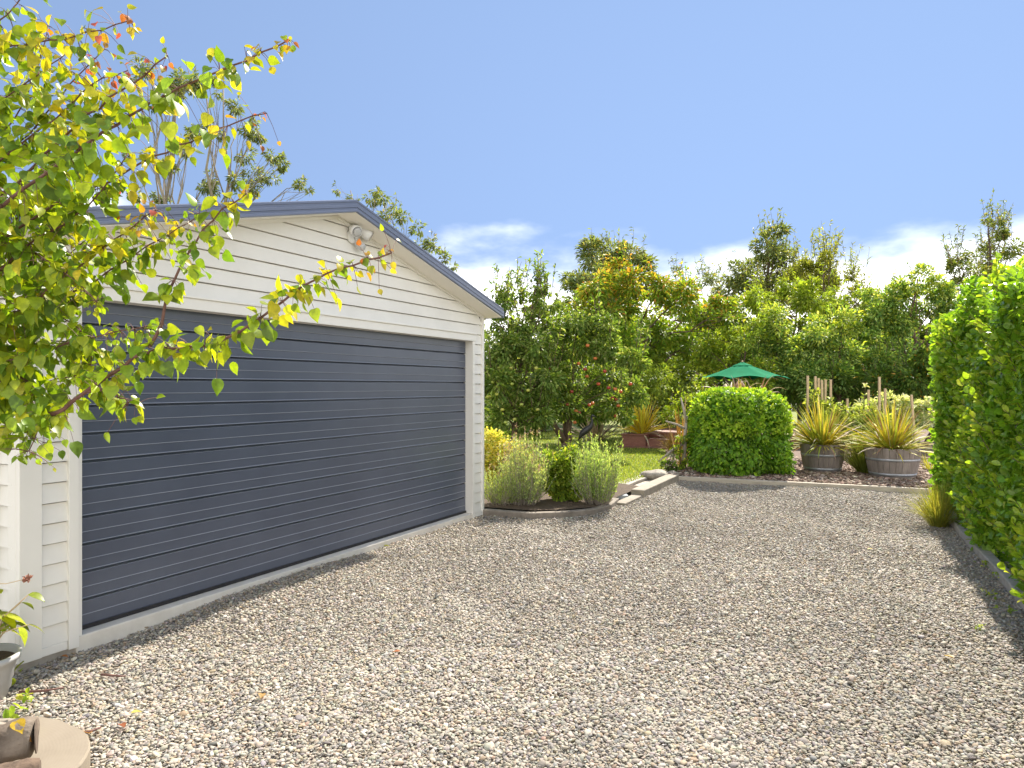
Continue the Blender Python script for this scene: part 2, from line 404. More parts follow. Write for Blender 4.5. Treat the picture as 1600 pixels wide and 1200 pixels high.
def rake(z, low=.13):                        # half-width of the wall at height z under the soffit
    zz = APEX - low; return (zz - z) / TAN
def boards(side):
    mb = MB(); PITCH = .1225; z = 2.32 - PITCH * 19
    while z < APEX - .15:
        z1 = z + PITCH
        segs = []
        if side == 'front':
            if z > 2.10:
                a0 = max(S0 + .08, SC - rake(z)); b0 = min(S1 - .03, SC + rake(z)); a1 = max(S0 + .08, SC - max(rake(z1), .01)); b1 = min(S1 - .03, SC + max(rake(z1), .01))
                segs = [(a0, b0, a1, b1)]
            else: segs = [(S0 + .08, -.10, S0 + .08, -.10), (4.69, S1 - .03, 4.69, S1 - .03)]
            for a0, b0, a1, b1 in segs:
                if b0 - a0 < .05: continue
                q0, q1, qb = QW + .020, QW + .002, QW - .03; zt = z1 - .0075
                mb.add([GP(a0, qb, z), GP(b0, qb, z), GP(b0, q0, z), GP(a0, q0, z), GP(a0, q0 - .0005, z + .004), GP(b0, q0 - .0005, z + .004),
                        GP(b1, q1, zt), GP(a1, q1, zt), GP(a1, qb, zt), GP(b1, qb, zt)],
                       [(0, 1, 2, 3), (3, 2, 5, 4), (4, 5, 6, 7), (0, 3, 4, 7, 8), (1, 9, 6, 5, 2), (7, 6, 9, 8), (0, 8, 9, 1)])
        else:
            if z1 < EAVE - .1:
                sg = -1 if side == 'left' else 1; s = S0 if side == 'left' else S1
                def SP(o, q, zz): return GP(s + sg * o, q, zz)
                q0, q1 = QW - .05, -DEPTH
                mb.add([SP(-.03, q0, z), SP(-.03, q1, z), SP(.010, q1, z), SP(.010, q0, z), SP(-.009, q1, z1 - .0075), SP(-.009, q0, z1 - .0075), SP(-.03, q0, z1 - .0075), SP(-.03, q1, z1 - .0075)],
                       [(0, 1, 2, 3), (3, 2, 4, 5), (0, 3, 5, 6), (1, 7, 4, 2), (5, 4, 7, 6), (0, 6, 7, 1)])
        z = z1
    return mb
wb = boards('front')
for sd in ('left', 'right'):
    t = boards(sd); wb.add(t.v, t.f)
# inner lining and back wall
wb.box(GP(SC, -DEPTH, 1.2), ((S1 - S0) / 2 - .04, .03, 1.28), GAX)
for s_ in (S0 + .045, S1 - .045): wb.box(GP(s_, (QW - .05 - DEPTH) / 2, 1.17), (.012, (QW - .05 + DEPTH) / 2 - .05, 1.2), GAX)
wb.box(GP((S0 - .06) / 2, QW - .04, 1.05), (.14, .006, 1.1), GAX); wb.box(GP(4.80, QW - .04, 1.05), (.10, .006, 1.1), GAX)
gv = [(S0 + .05, 2.14), (S1 - .05, 2.14), (S1 - .05, APEX - .15 - TAN * (S1 - .05 - SC)), (SC, APEX - .15), (S0 + .05, APEX - .15 - TAN * (SC - S0 - .05))]
wb.add([GP(a, QW - .034, b) for a, b in gv] + [GP(a, QW - .046, b) for a, b in gv], [(0, 1, 2, 3, 4), (9, 8, 7, 6, 5)] + [(i, (i + 1) % 5, 5 + (i + 1) % 5, 5 + i) for i in range(5)])
wb.build('wall', M['paint'], ga)
# corner boards, starter strip, casings
cb = MB(); cb.box(GP(S0 + .055, QW + .012, 1.2), (.062, .02, 1.26), GAX); cb.box(GP(S0 + .004, QW - .05, 1.2), (.012, .042, 1.26), GAX); cb.build('corner_board', M['trim'], ga, bevel=.003)
cb = MB(); cb.box(GP(S1 - .018, QW + .012, 1.21), (.022, .02, 1.27), GAX); cb.build('corner_board', M['trim'], ga, bevel=.003)
for a, b in ((S0 + .118, -.122), (4.735, S1 - .042)):
    st = MB(); st.box(GP((a + b) / 2, QW + .008, -.035), ((b - a) / 2, .014, .026), GAX); st.build('base_strip', M['trim'], ga, bevel=.004)
for a, b, q in ((-.12, -.058, QW + .016), (4.662, 4.715, QW + .012)):
    t = MB(); t.box(GP((a + b) / 2, q, 1.02), ((b - a) / 2, .016, 1.085), GAX); t.build('door_casing', M['trim'], ga, bevel=.003)
t = MB(); t.box(GP(2.30, QW + .02, 2.146), (2.42, .018, .040), GAX); t.box(GP(2.30, QW + .026, 2.196), (2.42, .026, .009), GAX)
t.build('door_head', M['trim'], ga, bevel=.003)
for s in (-.046, 4.676):
    t = MB(); t.box(GP(s, .045, 1.05), (.012, .055, 1.055), GAX); t.build('door_jamb', M['trim'], ga)
t = MB(); t.box(GP(2.315, .045, 2.118), (2.35, .052, .012), GAX); t.build('head_jamb', M['trim'], ga)
# the door: one rolled sheet of planks, each with a groove and a fine bead in the middle
prof = []; pl = 2.12 / 12
for k in range(12):
    z = k * pl
    h_ = z + pl * .5
    prof += [(z + .000, -.030), (z + .013, -.032), (z + .0155, -.028), (z + .0158, .0), (z + .0168, .0026), (z + .0183, .0042), (z + .0240, .0008), (z + .028, .0),
             (h_ - .004, .0), (h_ - .003, .002), (h_ - .001, .0038), (h_, .0038), (h_ + .0042, .0), (z + pl - .003, .0), (z + pl - .001, -.001)]
prof.append((2.12, -.01))
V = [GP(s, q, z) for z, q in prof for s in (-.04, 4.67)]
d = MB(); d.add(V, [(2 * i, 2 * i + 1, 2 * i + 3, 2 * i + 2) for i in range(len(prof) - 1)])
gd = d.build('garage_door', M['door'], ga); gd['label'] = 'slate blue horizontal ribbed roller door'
t = MB(); t.box(GP(2.315, .004, .012), (2.345, .012, .012), GAX); t.build('bottom_seal', M['black'], gd)
# plinth and sill
t = MB(); t.box(GP(S0 + .16, QW - .045, -.16), (.165, .05, .1), GAX); t.box(GP(S0 - .0 + .055, -.5 - DEPTH / 2, -.16), (.05, DEPTH / 2 + .45, .1), GAX)
t.box(GP(4.83, QW - .045, -.16), (.08, .05, .1), GAX); t.build('plinth', M['concrete'], ga, bevel=.006)
t = MB(); t.box(GP(2.30, .037, -.105), (2.372, .069, .103), GAX); t.build('door_sill', M['sill'], ga, bevel=.008)
t = MB(); t.box(GP(SC, -DEPTH / 2, -.02), ((S1 - S0) / 2 - .05, DEPTH / 2 - .05, .015), GAX); t.build('floor_slab', M['concrete'], ga)
# roof: two sheets with ribs, barge capping of stepped profile, soffit, gutter
for sg in (-1, 1):
    e = SC + sg * 2.76
    mb = MB(); nr = 42
    for k in range(nr):
        q0 = QB - .03 - k * (DEPTH + .5) / nr; q1 = QB - .03 - (k + .8) * (DEPTH + .5) / nr
        for qa, qb_, h in ((q0, q1, 0), (q1, q0 - (DEPTH + .5) / nr, .02)):
            a = [GP(SC, qa, APEX - .012 + h), GP(e, qa, EAVE - .012 + h), GP(e, qb_, EAVE - .012 + h), GP(SC, qb_, APEX - .012 + h)]
            b = [p - ZZ * (.03 + h) for p in a]
            mb.add(a + b, [(0, 1, 2, 3), (7, 6, 5, 4), (0, 4, 5, 1), (1, 5, 6, 2), (2, 6, 7, 3), (3, 7, 4, 0)])
    mb.build('roof_sheet', M['roof'], ga)
    # barge capping profile (q, dz)
    pr = [(-.10, .006), (-.01, .010), (.0, .004), (.0, -.012), (-.006, -.016), (-.006, -.034), (0.002, -.038), (.002, -.060), (-.005, -.065), (-.005, -.078), (.004, -.084), (.004, -.100), (-.016, -.106), (-.016, -.096)]
    V = []
    for s, z in ((SC, APEX), (e, EAVE)):
        V += [GP(s, QB + q, z + dz) for q, dz in pr]
    n = len(pr); mb = MB(); fc = [(i, i + 1, n + i + 1, n + i) for i in range(n - 1)]
    fc.append(tuple(range(n, 2 * n)))
    mb.add(V, fc); mb.build('barge_board', M['roof'], ga)
    # soffit under the overhang
    mb = MB(); a = [GP(SC, QB - .018, APEX - .108), GP(e - sg * .03, QB - .018, EAVE - .108), GP(e - sg * .03, QW - .02, EAVE - .108), GP(SC, QW - .02, APEX - .108)]
    b = [p + ZZ * .012 for p in a]; mb.add(a + b, [(3, 2, 1, 0), (4, 5, 6, 7), (0, 1, 5, 4), (1, 2, 6, 5), (2, 3, 7, 6), (3, 0, 4, 7)])
    mb.build('soffit', M['soffit'], ga)
    # moulding where wall meets soffit
    mb = MB(); a = [GP(SC, QW + .03, APEX - .111), GP(e - sg * .12, QW + .03, EAVE - .111 + TAN * .12), GP(e - sg * .12, QW - .01, EAVE - .111 + TAN * .12), GP(SC, QW - .01, APEX - .111)]
    b = [p - ZZ * .028 for p in a]; mb.add(a + b, [(0, 1, 2, 3), (7, 6, 5, 4), (0, 4, 5, 1), (1, 5, 6, 2), (2, 6, 7, 3), (3, 7, 4, 0)])
    mb.build('soffit_mould', M['trim'], ga)
    g = MB(); g.box(GP(e + sg * .045, -DEPTH / 2 + .1, EAVE - .06), (.045, DEPTH / 2 + .2, .045), GAX); g.build('gutter', M['roof'], ga, bevel=.008)
# box eave return at both ends
for sg in (-1, 1):
    e = SC + sg * 2.70
    g = MB(); g.box(GP(e - sg * .0, -DEPTH / 2, EAVE - .125), (.07, DEPTH / 2 + .08, .008), GAX); g.build('eave_lining', M['soffit'], ga)
# white downpipe on the side wall
dp = MB(); b0 = GP(S0 - .05, -.165, 0)
dp.tube([b0 + ZZ * -.09, b0 + ZZ * 2.36], .04, 12); dpo = dp.build('downpipe', M['trim'], ga, True)

# security light on the gable
lp = GP(2.47, QW + .012, 2.965)
sl = empty('security_light', lp, 'white twin head security light mounted on the gable boards', 'light')
def along(p, a, b, c=None):                 # axes with third axis d
    d = unit(np.array(p, float)); x = unit(np.cross(d, ZZ)); return [x, np.cross(d, x), d]
m_ = MB(); m_.lathe(lp, [(.001, .03), (.04, .03), (.062, .02), (.066, 0)][::-1], 20, along(Nn, 0, 0)); m_.build('base_plate', M['lamp'], sl, True)
for ds, dirv in ((-.035, U * -.25 + Nn * .8 - ZZ * .45), (.115, U * .7 + Nn * .65 - ZZ * .55)):
    p0 = lp + U * ds + Nn * .06 + ZZ * .055; dv = unit(dirv)
    hd = MB(); hd.lathe(p0 - dv * .02, [(.001, -.045), (.022, -.04), (.038, -.01), (.05, .03), (.056, .085), (.05, .085), (.046, .07), (.001, .06)], 20, along(dv, 0, 0))
    hd.tube([lp + Nn * .025 + ZZ * .01, p0 - dv * .05], .01, 8)
    ho_ = hd.build('lamp_head', M['lamp'], sl, True)
    ln_ = MB(); ln_.lathe(p0, [(.044, .072), (.03, .078), (.001, .08)], 20, along(dv, 0, 0)); ln_.build('lens', M['pot'], ho_, True)
sn = MB(); dv = unit(Nn * .8 - ZZ * .5 + U * .3); p0 = lp + U * .05 + Nn * .05 - ZZ * .075
sn.lathe(p0, [(.001, -.03), (.028, -.025), (.036, .0), (.036, .045), (.026, .06), (.001, .064)], 18, along(dv, 0, 0)); sn.tube([lp + Nn * .02, p0], .011, 8)
sn.build('motion_sensor', M['pot'], sl, True)

# ------------------------------------------------------------------ ground
def sheet(name, poly, z, mat, zfun=None, kind='structure'):
    mb = MB(); mb.add([(p[0], p[1], (zfun(p[1]) if zfun else z)) for p in poly], [tuple(range(len(poly)))])
    o = mb.build(name, mat); o['kind'] = kind; return o
gsz = 1500
sheet('ground', [(-gsz, -gsz), (gsz, -gsz), (gsz, gsz), (-gsz, gsz)], -.30, M['earth'])
edge_c = [G(757, 803), G(790, 806), G(830, 809), G(880, 807), G(925, 803), G(950, 795), G(962, 785)]
sleep = [G(968, 789), G(1003, 773), G(996, 776), G(1052, 750)]
kerbL, kerbR = G(1052, 750), G(1480, 772)
HD = np.array([.423, .906, 0]); HN = np.array([-.906, .423, 0]); HA = np.array([4.41, 6.62, 0])
def HP(t, o, z): return HA + HD * t + HN * o + ZZ * z
drive = [(-6, -4), (-6, 3.0), tuple(GP(S0 - .8, .05, 0)[:2]), tuple(GP(S0, .05, 0)[:2]), tuple(GP(S1, .05, 0)[:2])] + [tuple(p[:2]) for p in edge_c[1:]] + \
        [tuple(sleep[0][:2]), tuple(sleep[3][:2]), tuple(kerbL[:2]), tuple(kerbR[:2]), tuple(HP(3.3, -.12, 0)[:2]), tuple(HP(-7, -.12, 0)[:2]), tuple(HP(-12, -.12, 0)[:2])]
def inpoly(P, poly):
    x, y = P[:, 0], P[:, 1]; c = np.zeros(len(P), bool); n = len(poly)
    for i in range(n):
        x0, y0 = poly[i]; x1, y1 = poly[(i + 1) % n]
        if y0 == y1: continue
        k = ((y0 > y) != (y1 > y)) & (x < (x1 - x0) * (y - y0) / (y1 - y0) + x0); c ^= k
    return c
# driveway: a grid strip that follows the slope, clipped loosely by the objects standing on it
def mound(P):
    rel = P[:, :2] - O0[:2]; ss = rel @ U[:2]; qq = rel @ Nn[:2]
    k = np.clip((ss - .1) / 1.3, 0, 1); k = k * k * (3 - 2 * k); k = k * np.clip((3.6 - ss) / 1.8, 0, 1)
    return k * .045 * np.exp(-(np.clip(qq - .12, 0, 9) / .42) ** 2) + (qq > .1) * 0
xs, ys = np.linspace(-9, 9.5, 150), np.linspace(-6, 12.6, 150); gx_, gy_ = np.meshgrid(xs, ys)
gp_ = np.column_stack([gx_.ravel(), gy_.ravel()]); gzv = gz(gp_[:, 1]) - .014 + mound(gp_)
mb = MB(); mb.add(np.column_stack([gp_, gzv]), [(r_ * 150 + c_, r_ * 150 + c_ + 1, r_ * 150 + 151 + c_, r_ * 150 + 150 + c_) for r_ in range(149) for c_ in range(149)])
o = mb.build('driveway', M['gravel'], None, True); o['kind'] = 'structure'
# lawn and planting bed sheets, a step above the drive
bed_in = [(p[0] + .03, p[1] + .08) for p in edge_c]
lawn = [(-12, 9.3), (-.6, 9.4)] + [tuple(G(960, 770)[:2] + np.array([.0, .15])), (2.05, 11.35), tuple(kerbL[:2] + np.array([-.25, .35])), (2.9, 12.6), (3.4, 15), (4.6, 22), (30, 45), (-30, 45), (-14, 20)]
LZ = .012
sheet('lawn', lawn, LZ, M['lawn'])
bed2 = [tuple(kerbL[:2] + np.array([-.35, .2])), tuple(kerbL[:2] + np.array([.1, .02])), tuple(kerbR[:2] + np.array([.0, .02])), (9.5, 9.2), (16, 12), (16, 26), (5.0, 26), (4.4, 20), (3.35, 15), (2.8, 12.6)]
BZ = .03
sheet('garden_bed', bed2, BZ, M['mulch'])
bed1 = bed_in + [(2.0, 10.6), (1.5, 11.2), (.2, 10.6), (-.6, 10.2), (-.9, 9.3)]
sheet('planting_soil', bed1, LZ + .006, M['soil'])

# ------------------------------------------------------------------ pebbles (uncountable)
def ico(sub):
    t = (1 + 5 ** .5) / 2
    v = [(-1, t, 0), (1, t, 0), (-1, -t, 0), (1, -t, 0), (0, -1, t), (0, 1, t), (0, -1, -t), (0, 1, -t), (t, 0, -1), (t, 0, 1), (-t, 0, -1), (-t, 0, 1)]
    f = [(0, 11, 5), (0, 5, 1), (0, 1, 7), (0, 7, 10), (0, 10, 11), (1, 5, 9), (5, 11, 4), (11, 10, 2), (10, 7, 6), (7, 1, 8), (3, 9, 4), (3, 4, 2), (3, 2, 6), (3, 6, 8), (3, 8, 9), (4, 9, 5), (2, 4, 11), (6, 2, 10), (8, 6, 7), (9, 8, 1)]
    v = [np.array(p) / np.linalg.norm(p) for p in v]
    for _ in range(sub):
        cache = {}; nf = []
        def mid(a, b):
            k = (min(a, b), max(a, b))
            if k not in cache: v.append((v[a] + v[b]) / np.linalg.norm(v[a] + v[b])); cache[k] = len(v) - 1
            return cache[k]
        for a, b, c in f:
            ab, bc, ca = mid(a, b), mid(b, c), mid(c, a); nf += [(a, ab, ca), (b, bc, ab), (c, ca, bc), (ab, bc, ca)]
        f = nf
    return np.array(v), np.array(f)
OCTA = (np.array([[1, 0, 0], [-1, 0, 0], [0, 1, 0], [0, -1, 0], [0, 0, 1], [0, 0, -1.]]), np.array([[0, 2, 4], [2, 1, 4], [1, 3, 4], [3, 0, 4], [2, 0, 5], [1, 2, 5], [3, 1, 5], [0, 3, 5]]))
PEB = [((.43, .375, .30), 6), ((.50, .44, .35), 4), ((.38, .35, .31), 4), ((.30, .275, .25), 2.5), ((.55, .50, .42), 1.8), ((.45, .36, .25), 2), ((.36, .27, .19), .8), ((.22, .205, .19), .8), ((.62, .58, .51), .5)]
def patch(P):                                # worn, dustier patches where cars turn
    x, y = P[:, 0], P[:, 1]
    q = np.sin(x * 1.1 + 1.7 * np.sin(y * .8 + .4)) * np.sin(y * 1.4 + .9 * np.sin(x * 1.6)) + .6 * np.sin(x * 3.1 + 2 * np.sin(y * 2.3)) * np.sin(y * 3.7 - x)
    return 1 + .09 * q
def pebbles(name, P, size, tmpl, pal, mat, flat=(.28, .50), zf=gz, warp=.12):
    n = len(P); tv, tf = tmpl; k = len(tv)
    a = rng.random(n) * 2 * math.pi; ca, sa = np.cos(a), np.sin(a)
    S = np.stack([size, size * rng.uniform(.62, .95, n), size * rng.uniform(*flat, n)], 1) * .5
    vv = tv[None] * (1 + rng.normal(0, warp, (n, k, 1))) * S[:, None, :]
    tl = rng.normal(0, .28, (n, 2))
    vv[:, :, 2] += vv[:, :, 0] * tl[:, 0:1] + vv[:, :, 1] * tl[:, 1:2]
    x = vv[:, :, 0] * ca[:, None] - vv[:, :, 1] * sa[:, None]; y = vv[:, :, 0] * sa[:, None] + vv[:, :, 1] * ca[:, None]
    V = np.stack([x + P[:, 0:1], y + P[:, 1:2], vv[:, :, 2] + P[:, 2:3]], 2)
    Fc = (tf[None] + (np.arange(n) * k)[:, None, None]).reshape(-1, 3)
    o = np_mesh(name, V.reshape(-1, 3), Fc, mat, None, np.repeat(pick(pal, n, .13) * (np.array([.85, .865, .88]) * patch(P)[:, None] if pal is PEB else 1), k, 0), True)
    o['kind'] = 'stuff'; return o
def scatter(x0, x1, y0, y1, step, poly):
    nx, ny = int((x1 - x0) / step), int((y1 - y0) / step)
    gx, gy = np.meshgrid(np.arange(nx), np.arange(ny)); n = gx.size
    P = np.stack([x0 + (gx.ravel() + rng.random(n)) * step, y0 + (gy.ravel() + rng.random(n)) * step], 1)
    px = CX + P[:, 0] / np.maximum(P[:, 1], .1) * F
    k = inpoly(P, poly) & (px > -260) & (px < 1860)
    return P[k]
def undul(P):
    return (np.sin(P[:, 0] * 1.7 + 1.3 * np.sin(P[:, 1] * .9)) * np.sin(P[:, 1] * 1.3 + .7)) * .010 + np.sin(P[:, 0] * 5.1 + P[:, 1] * 3.7) * .004
bands = [(2.1, 4.4, .0130, ico(1), .0168), (4.4, 7.4, .0146, ico(0), .0188), (7.4, 12.6, .0178, OCTA, .0232)]
for y0, y1, st, tp, ds in bands:
    P = scatter(-4.5, 7.2, y0, y1, st, drive); n = len(P)
    sz = np.clip(ds * np.exp(rng.normal(0, .34, n)), .009, .062)
    z = gz(P[:, 1]) + undul(P) + mound(P) + rng.normal(0, .004, n) - .001 + sz * .06
    pebbles('gravel', np.column_stack([P, z]), sz, tp, PEB, M['pebble'], warp=.07 if tp is not OCTA else .05)

# bark mulch chips
CH = [((.27, .19, .145), 3), ((.38, .29, .23), 3), ((.15, .095, .07), 2.5), ((.48, .40, .33), 1.4)]
P = scatter(2.2, 9.5, 10.2, 14.5, .035, bed2); n = len(P)
pebbles('bark_mulch', np.column_stack([P, BZ + .006 + rng.random(n) * .015]), np.clip(rng.lognormal(math.log(.055), .4, n), .02, .14), OCTA, CH, M['chip'], (.15, .4))

# grass blades on the lawn
P = scatter(-1.5, 5, 9.6, 24, .03, lawn); n = len(P)
k = ~inpoly(P, bed1) & (rng.random(n) < np.clip(1.9 - P[:, 1] / 14, .25, 1)); P = P[k]; n = len(P)
hh = rng.uniform(.025, .06, n)
D = np.column_stack([rng.normal(0, .55, (n, 2)), np.ones(n)])
gr = leaves('grass', np.column_stack([P, np.full(n, LZ)]), D, rdir(n), hh, rng.uniform(.008, .016, n),
            pick([((.12, .16, .02), 3), ((.17, .20, .03), 2), ((.08, .12, .018), 2), ((.22, .21, .07), .6)], n), M['leaf'], T_lance(.05))
gr['kind'] = 'stuff'

# ------------------------------------------------------------------ edging
def run(name, pts, w, h, z0, mat, label, cat, group=None):
    """a bar of rectangular section laid along pts (on the drive side)"""
    mb = MB(); n = len(pts); V = []
    for i, p in enumerate(pts):
        a = np.array(pts[max(i - 1, 0)][:2]); b = np.array(pts[min(i + 1, n - 1)][:2]); d = unit(b - a); nn = np.array([-d[1], d[0]])
        for o, z in ((-w / 2, z0), (w / 2, z0), (w / 2, z0 + h), (-w / 2, z0 + h)):
            q = np.array(p[:2]) + nn * o; V.append((q[0], q[1], z + float(gz(p[1]))))
    fc = [(4 * i + a, 4 * i + (a + 1) % 4, 4 * i + 4 + (a + 1) % 4, 4 * i + 4 + a) for i in range(n - 1) for a in range(4)] + [(3, 2, 1, 0), tuple(4 * (n - 1) + a for a in range(4))]
    mb.add(V, fc); o = mb.build(name, mat, None, False, .012, origin=(pts[0][0], pts[0][1], 0)); return tag(o, label, cat, group)
run('curved_edging', edge_c, .10, .14, -.075, M['kerb'], 'curved low concrete edging in front of the lavender bushes', 'edging')
run('timber_sleeper', [sleep[0], sleep[1]], .16, .07, -.04, M['paleblock'], 'short pale sleeper lying flush with the gravel beside the blue grey slab', 'sleeper', 'sleepers beside the lawn')
run('timber_sleeper', [sleep[2], sleep[3]], .20, .16, -.06, M['paleblock'], 'raised pale sleeper with a sawn end at the corner of the lawn', 'sleeper', 'sleepers beside the lawn')
kd = unit(kerbR - kerbL)
run('timber_kerb', [kerbL + kd * t for t in np.linspace(0, np.linalg.norm(kerbR - kerbL) + .1, 9)], .09, .13, -.06, M['timber'], 'long timber kerb between the gravel and the bark mulch bed', 'kerb')
hk = [HP(t, -.10 + .02 * math.sin(t * 1.3), 0) for t in np.linspace(3.1, -6.5, 22)]
run('concrete_edging', hk, .10, .12, -.05, M['concrete'], 'concrete edging strip along the foot of the right hand hedge', 'edging')
mow = [G(958, 768), G(985, 756), G(1018, 744)]
run('mowing_strip', [m + np.array([.02, .12, 0]) for m in mow], .22, .05, -.01, M['concrete'], 'tan concrete mowing strip along the lawn corner', 'edging')
mb = MB(); c = G(966, 779); mb.box(c + ZZ * .02 + np.array([-.08, .12, 0]), (.22, .15, .03)); tag(mb.build('paving_slab', M['slab'], None, False, .006, origin=c), 'blue grey paving slab beside the pale sleepers', 'slab')
def rock(px, py, s, label):
    c = G(px, py); v, f = ico(2); q = v * (1 + .16 * np.sin(v[:, [1, 2, 0]] * 4.3 + px).sum(1, keepdims=True) / 2) * np.array([s * 1.5, s, s * .7])
    o = np_mesh('garden_rock', q + rng.normal(0, .003, q.shape), f, M['stone']); o.location = c + ZZ * s * .35; tag(o, label, 'rock', 'rocks at the lawn corner')
rock(1024, 748, .15, 'flat brown rock at the lawn corner behind the raised sleeper')
rock(1050, 745, .10, 'small brown rock next to the ivy covered shrub')
rock(1060, 728, .12, 'grey rock beneath the driftwood branch')

# ------------------------------------------------------------------ right hand hedge
def hedge():
    root = empty('hedge', HP(-1, -.5, -.1), 'tall clipped hedge of glossy apple green leaves along the right of the drive', 'hedge')
    t0, t1 = -5.2, 2.5; n = 70000
    Pl, Nl = [], []
    def bul(t, z): return .10 * np.sin(t * 2.1 + z * 1.7) + .07 * np.sin(t * 4.7 - z * 3.1 + 1) + .05 * np.sin(t * 9 + z * 6)
    def hgt(t): return 2.48 + .10 * np.sin(t * 1.7 + .5) + .07 * np.sin(t * 4.1)
    k = int(n * .62); t = rng.uniform(t0, t1, k); z = rng.random(k) ** .95 * (hgt(t) + .12) - .1
    prof_ = -.02 - .08 * np.clip(.4 - (z + .1), 0, .4) / .4 - .30 * np.clip((z - 2.0) / .5, 0, 1) ** 2
    o = prof_ + bul(t, z) * .75 - rng.random(k) ** 1.5 * .34 - .08
    Pl.append(HA + HD * t[:, None] + HN * o[:, None] + ZZ * z[:, None]); Nl.append(np.tile(HN, (k, 1)) + ZZ * .35)
    k = int(n * .2); t = rng.uniform(t0, t1, k); o = -rng.random(k) * 1.0; z = hgt(t) + .05 * np.sin(o * 9 + t * 3) - rng.random(k) ** 1.5 * .3 - .3 * (o + .5) ** 2
    Pl.append(HA + HD * t[:, None] + HN * o[:, None] + ZZ * z[:, None]); Nl.append(np.tile(ZZ, (k, 1)))
    k = int(n * .1); o = -rng.random(k) * 1.0 + .05; z = rng.random(k) * 2.45 - .1; t = t1 + .12 * np.sin(o * 5 + z * 3) - rng.random(k) * .25 - .25 * np.clip((z - 2) / .5, 0, 1)
    Pl.append(HA + HD * t[:, None] + HN * o[:, None] + ZZ * z[:, None]); Nl.append(np.tile(HD, (k, 1)))
    P = np.concatenate(Pl); Nv = np.concatenate(Nl); n = len(P)
    D = rdir(n) * .8 + Nv * .15 + ZZ * .25
    ll = rng.uniform(.055, .095, n)
    pal = [((.10, .185, .018), 4), ((.13, .22, .02), 4), ((.08, .155, .016), 2), ((.18, .25, .024), 2)]
    leaves('foliage', P, D, Nv + rdir(n) * .35 + ZZ * .35, ll, ll * rng.uniform(.55, .7, n), pick(pal, n, .18), M['leafglossy'], T_oval(.1), root)
    # loose young shoots standing off the face and top
    S = 520; ts = rng.uniform(t0, t1, S); Ps, Ds = [], []; tw = MB()
    for t in ts:
        topp = rng.random() < .45
        z = (hgt(t) - .05) if topp else rng.uniform(.1, 2.3)
        a = HP(t, rng.uniform(-.75, -.2) if topp else -.12 + float(bul(t, z)) * .75 - .30 * np.clip((z - 2.0) / .5, 0, 1) ** 2, z); d = unit((ZZ * 1.0 + rdir(1)[0] * .35) if topp else (HN * .6 + ZZ * .8 + rdir(1)[0] * .4))
        ln = rng.uniform(.08, .26); tw.tube([a, a + d * ln], [.004, .002], 4, False)
        for j in range(int(4 + ln * 28)):
            Ps.append(a + d * ln * rng.random()); Ds.append(rdir(1)[0] + d * 1.1)
    P = np.array(Ps); n = len(P); ll = rng.uniform(.045, .085, n)
    leaves('young_shoots', P, np.array(Ds), rdir(n) + ZZ, ll, ll * .6, pick([((.17, .25, .022), 3), ((.23, .29, .03), 2)], n), M['leafglossy'], T_oval(.1), root)
    for t in np.arange(t0 + .2, t1, .38):
        for _ in range(6):
            a = HP(t, -.5, -.1); tw.tube(bez(a, HP(t + rng.normal(0, .2), rng.uniform(-.8, -.15), rng.uniform(1.2, 2.3)), 0, 5, .05), [.025, .02, .015, .01, .006], 6)
    tw.build('stems', M['bark'], root, True)
    return root
hedge()

# ------------------------------------------------------------------ strap-leaved plants
def blades(root, base, n, ln, wd, pal, spread=1.0, arch=.6, name='leaves', mat='leafdry', seg=7, up=.5, r0=.05, minel=10):
    base = np.array(base, float); V, Fc, Cc = [], [], []
    cols = pick(pal, n, .15)
    for i in range(n):
        az = rng.random() * 2 * math.pi; el = R(rng.uniform(minel, 88)) * 1.0
        l = ln * rng.uniform(.6, 1.15); w = wd * rng.uniform(.7, 1.2)
        h = np.array([math.cos(az), math.sin(az), 0]); d = h * math.cos(el) * spread + ZZ * math.sin(el)
        d = unit(d); p = base + h * rng.random() * r0; side = np.array([-h[1], h[0], 0]); tw = rng.normal(0, .35)
        side = unit(side * math.cos(tw) + ZZ * math.sin(tw)); a = arch * rng.uniform(.4, 1.5); k0 = len(V)
        for s in range(seg + 1):
            t = s / seg; ww = w * (.55 + .9 * t if t < .45 else max(.03, .955 * (1 - (t - .45) / .55) ** .7 + .0))
            nrm = unit(np.cross(side, d))
            V += [p + side * ww / 2 + nrm * ww * .18, p, p - side * ww / 2 + nrm * ww * .18]; Cc += [cols[i]] * 3
            d = unit(d - ZZ * a * (.12 + .35 * t) / seg * 3); p = p + d * l / seg
        for s in range(seg):
            a_ = k0 + s * 3; Fc += [(a_, a_ + 3, a_ + 4, a_ + 1), (a_ + 1, a_ + 4, a_ + 5, a_ + 2)]
    return np_mesh(name, V, Fc, M[mat], root, np.array(Cc), True)
FLAX = [((.52, .46, .04), 4), ((.34, .41, .045), 5.5), ((.58, .52, .07), 2.5), ((.36, .22, .06), .8), ((.26, .15, .07), .8), ((.6, .5, .34), .8)]
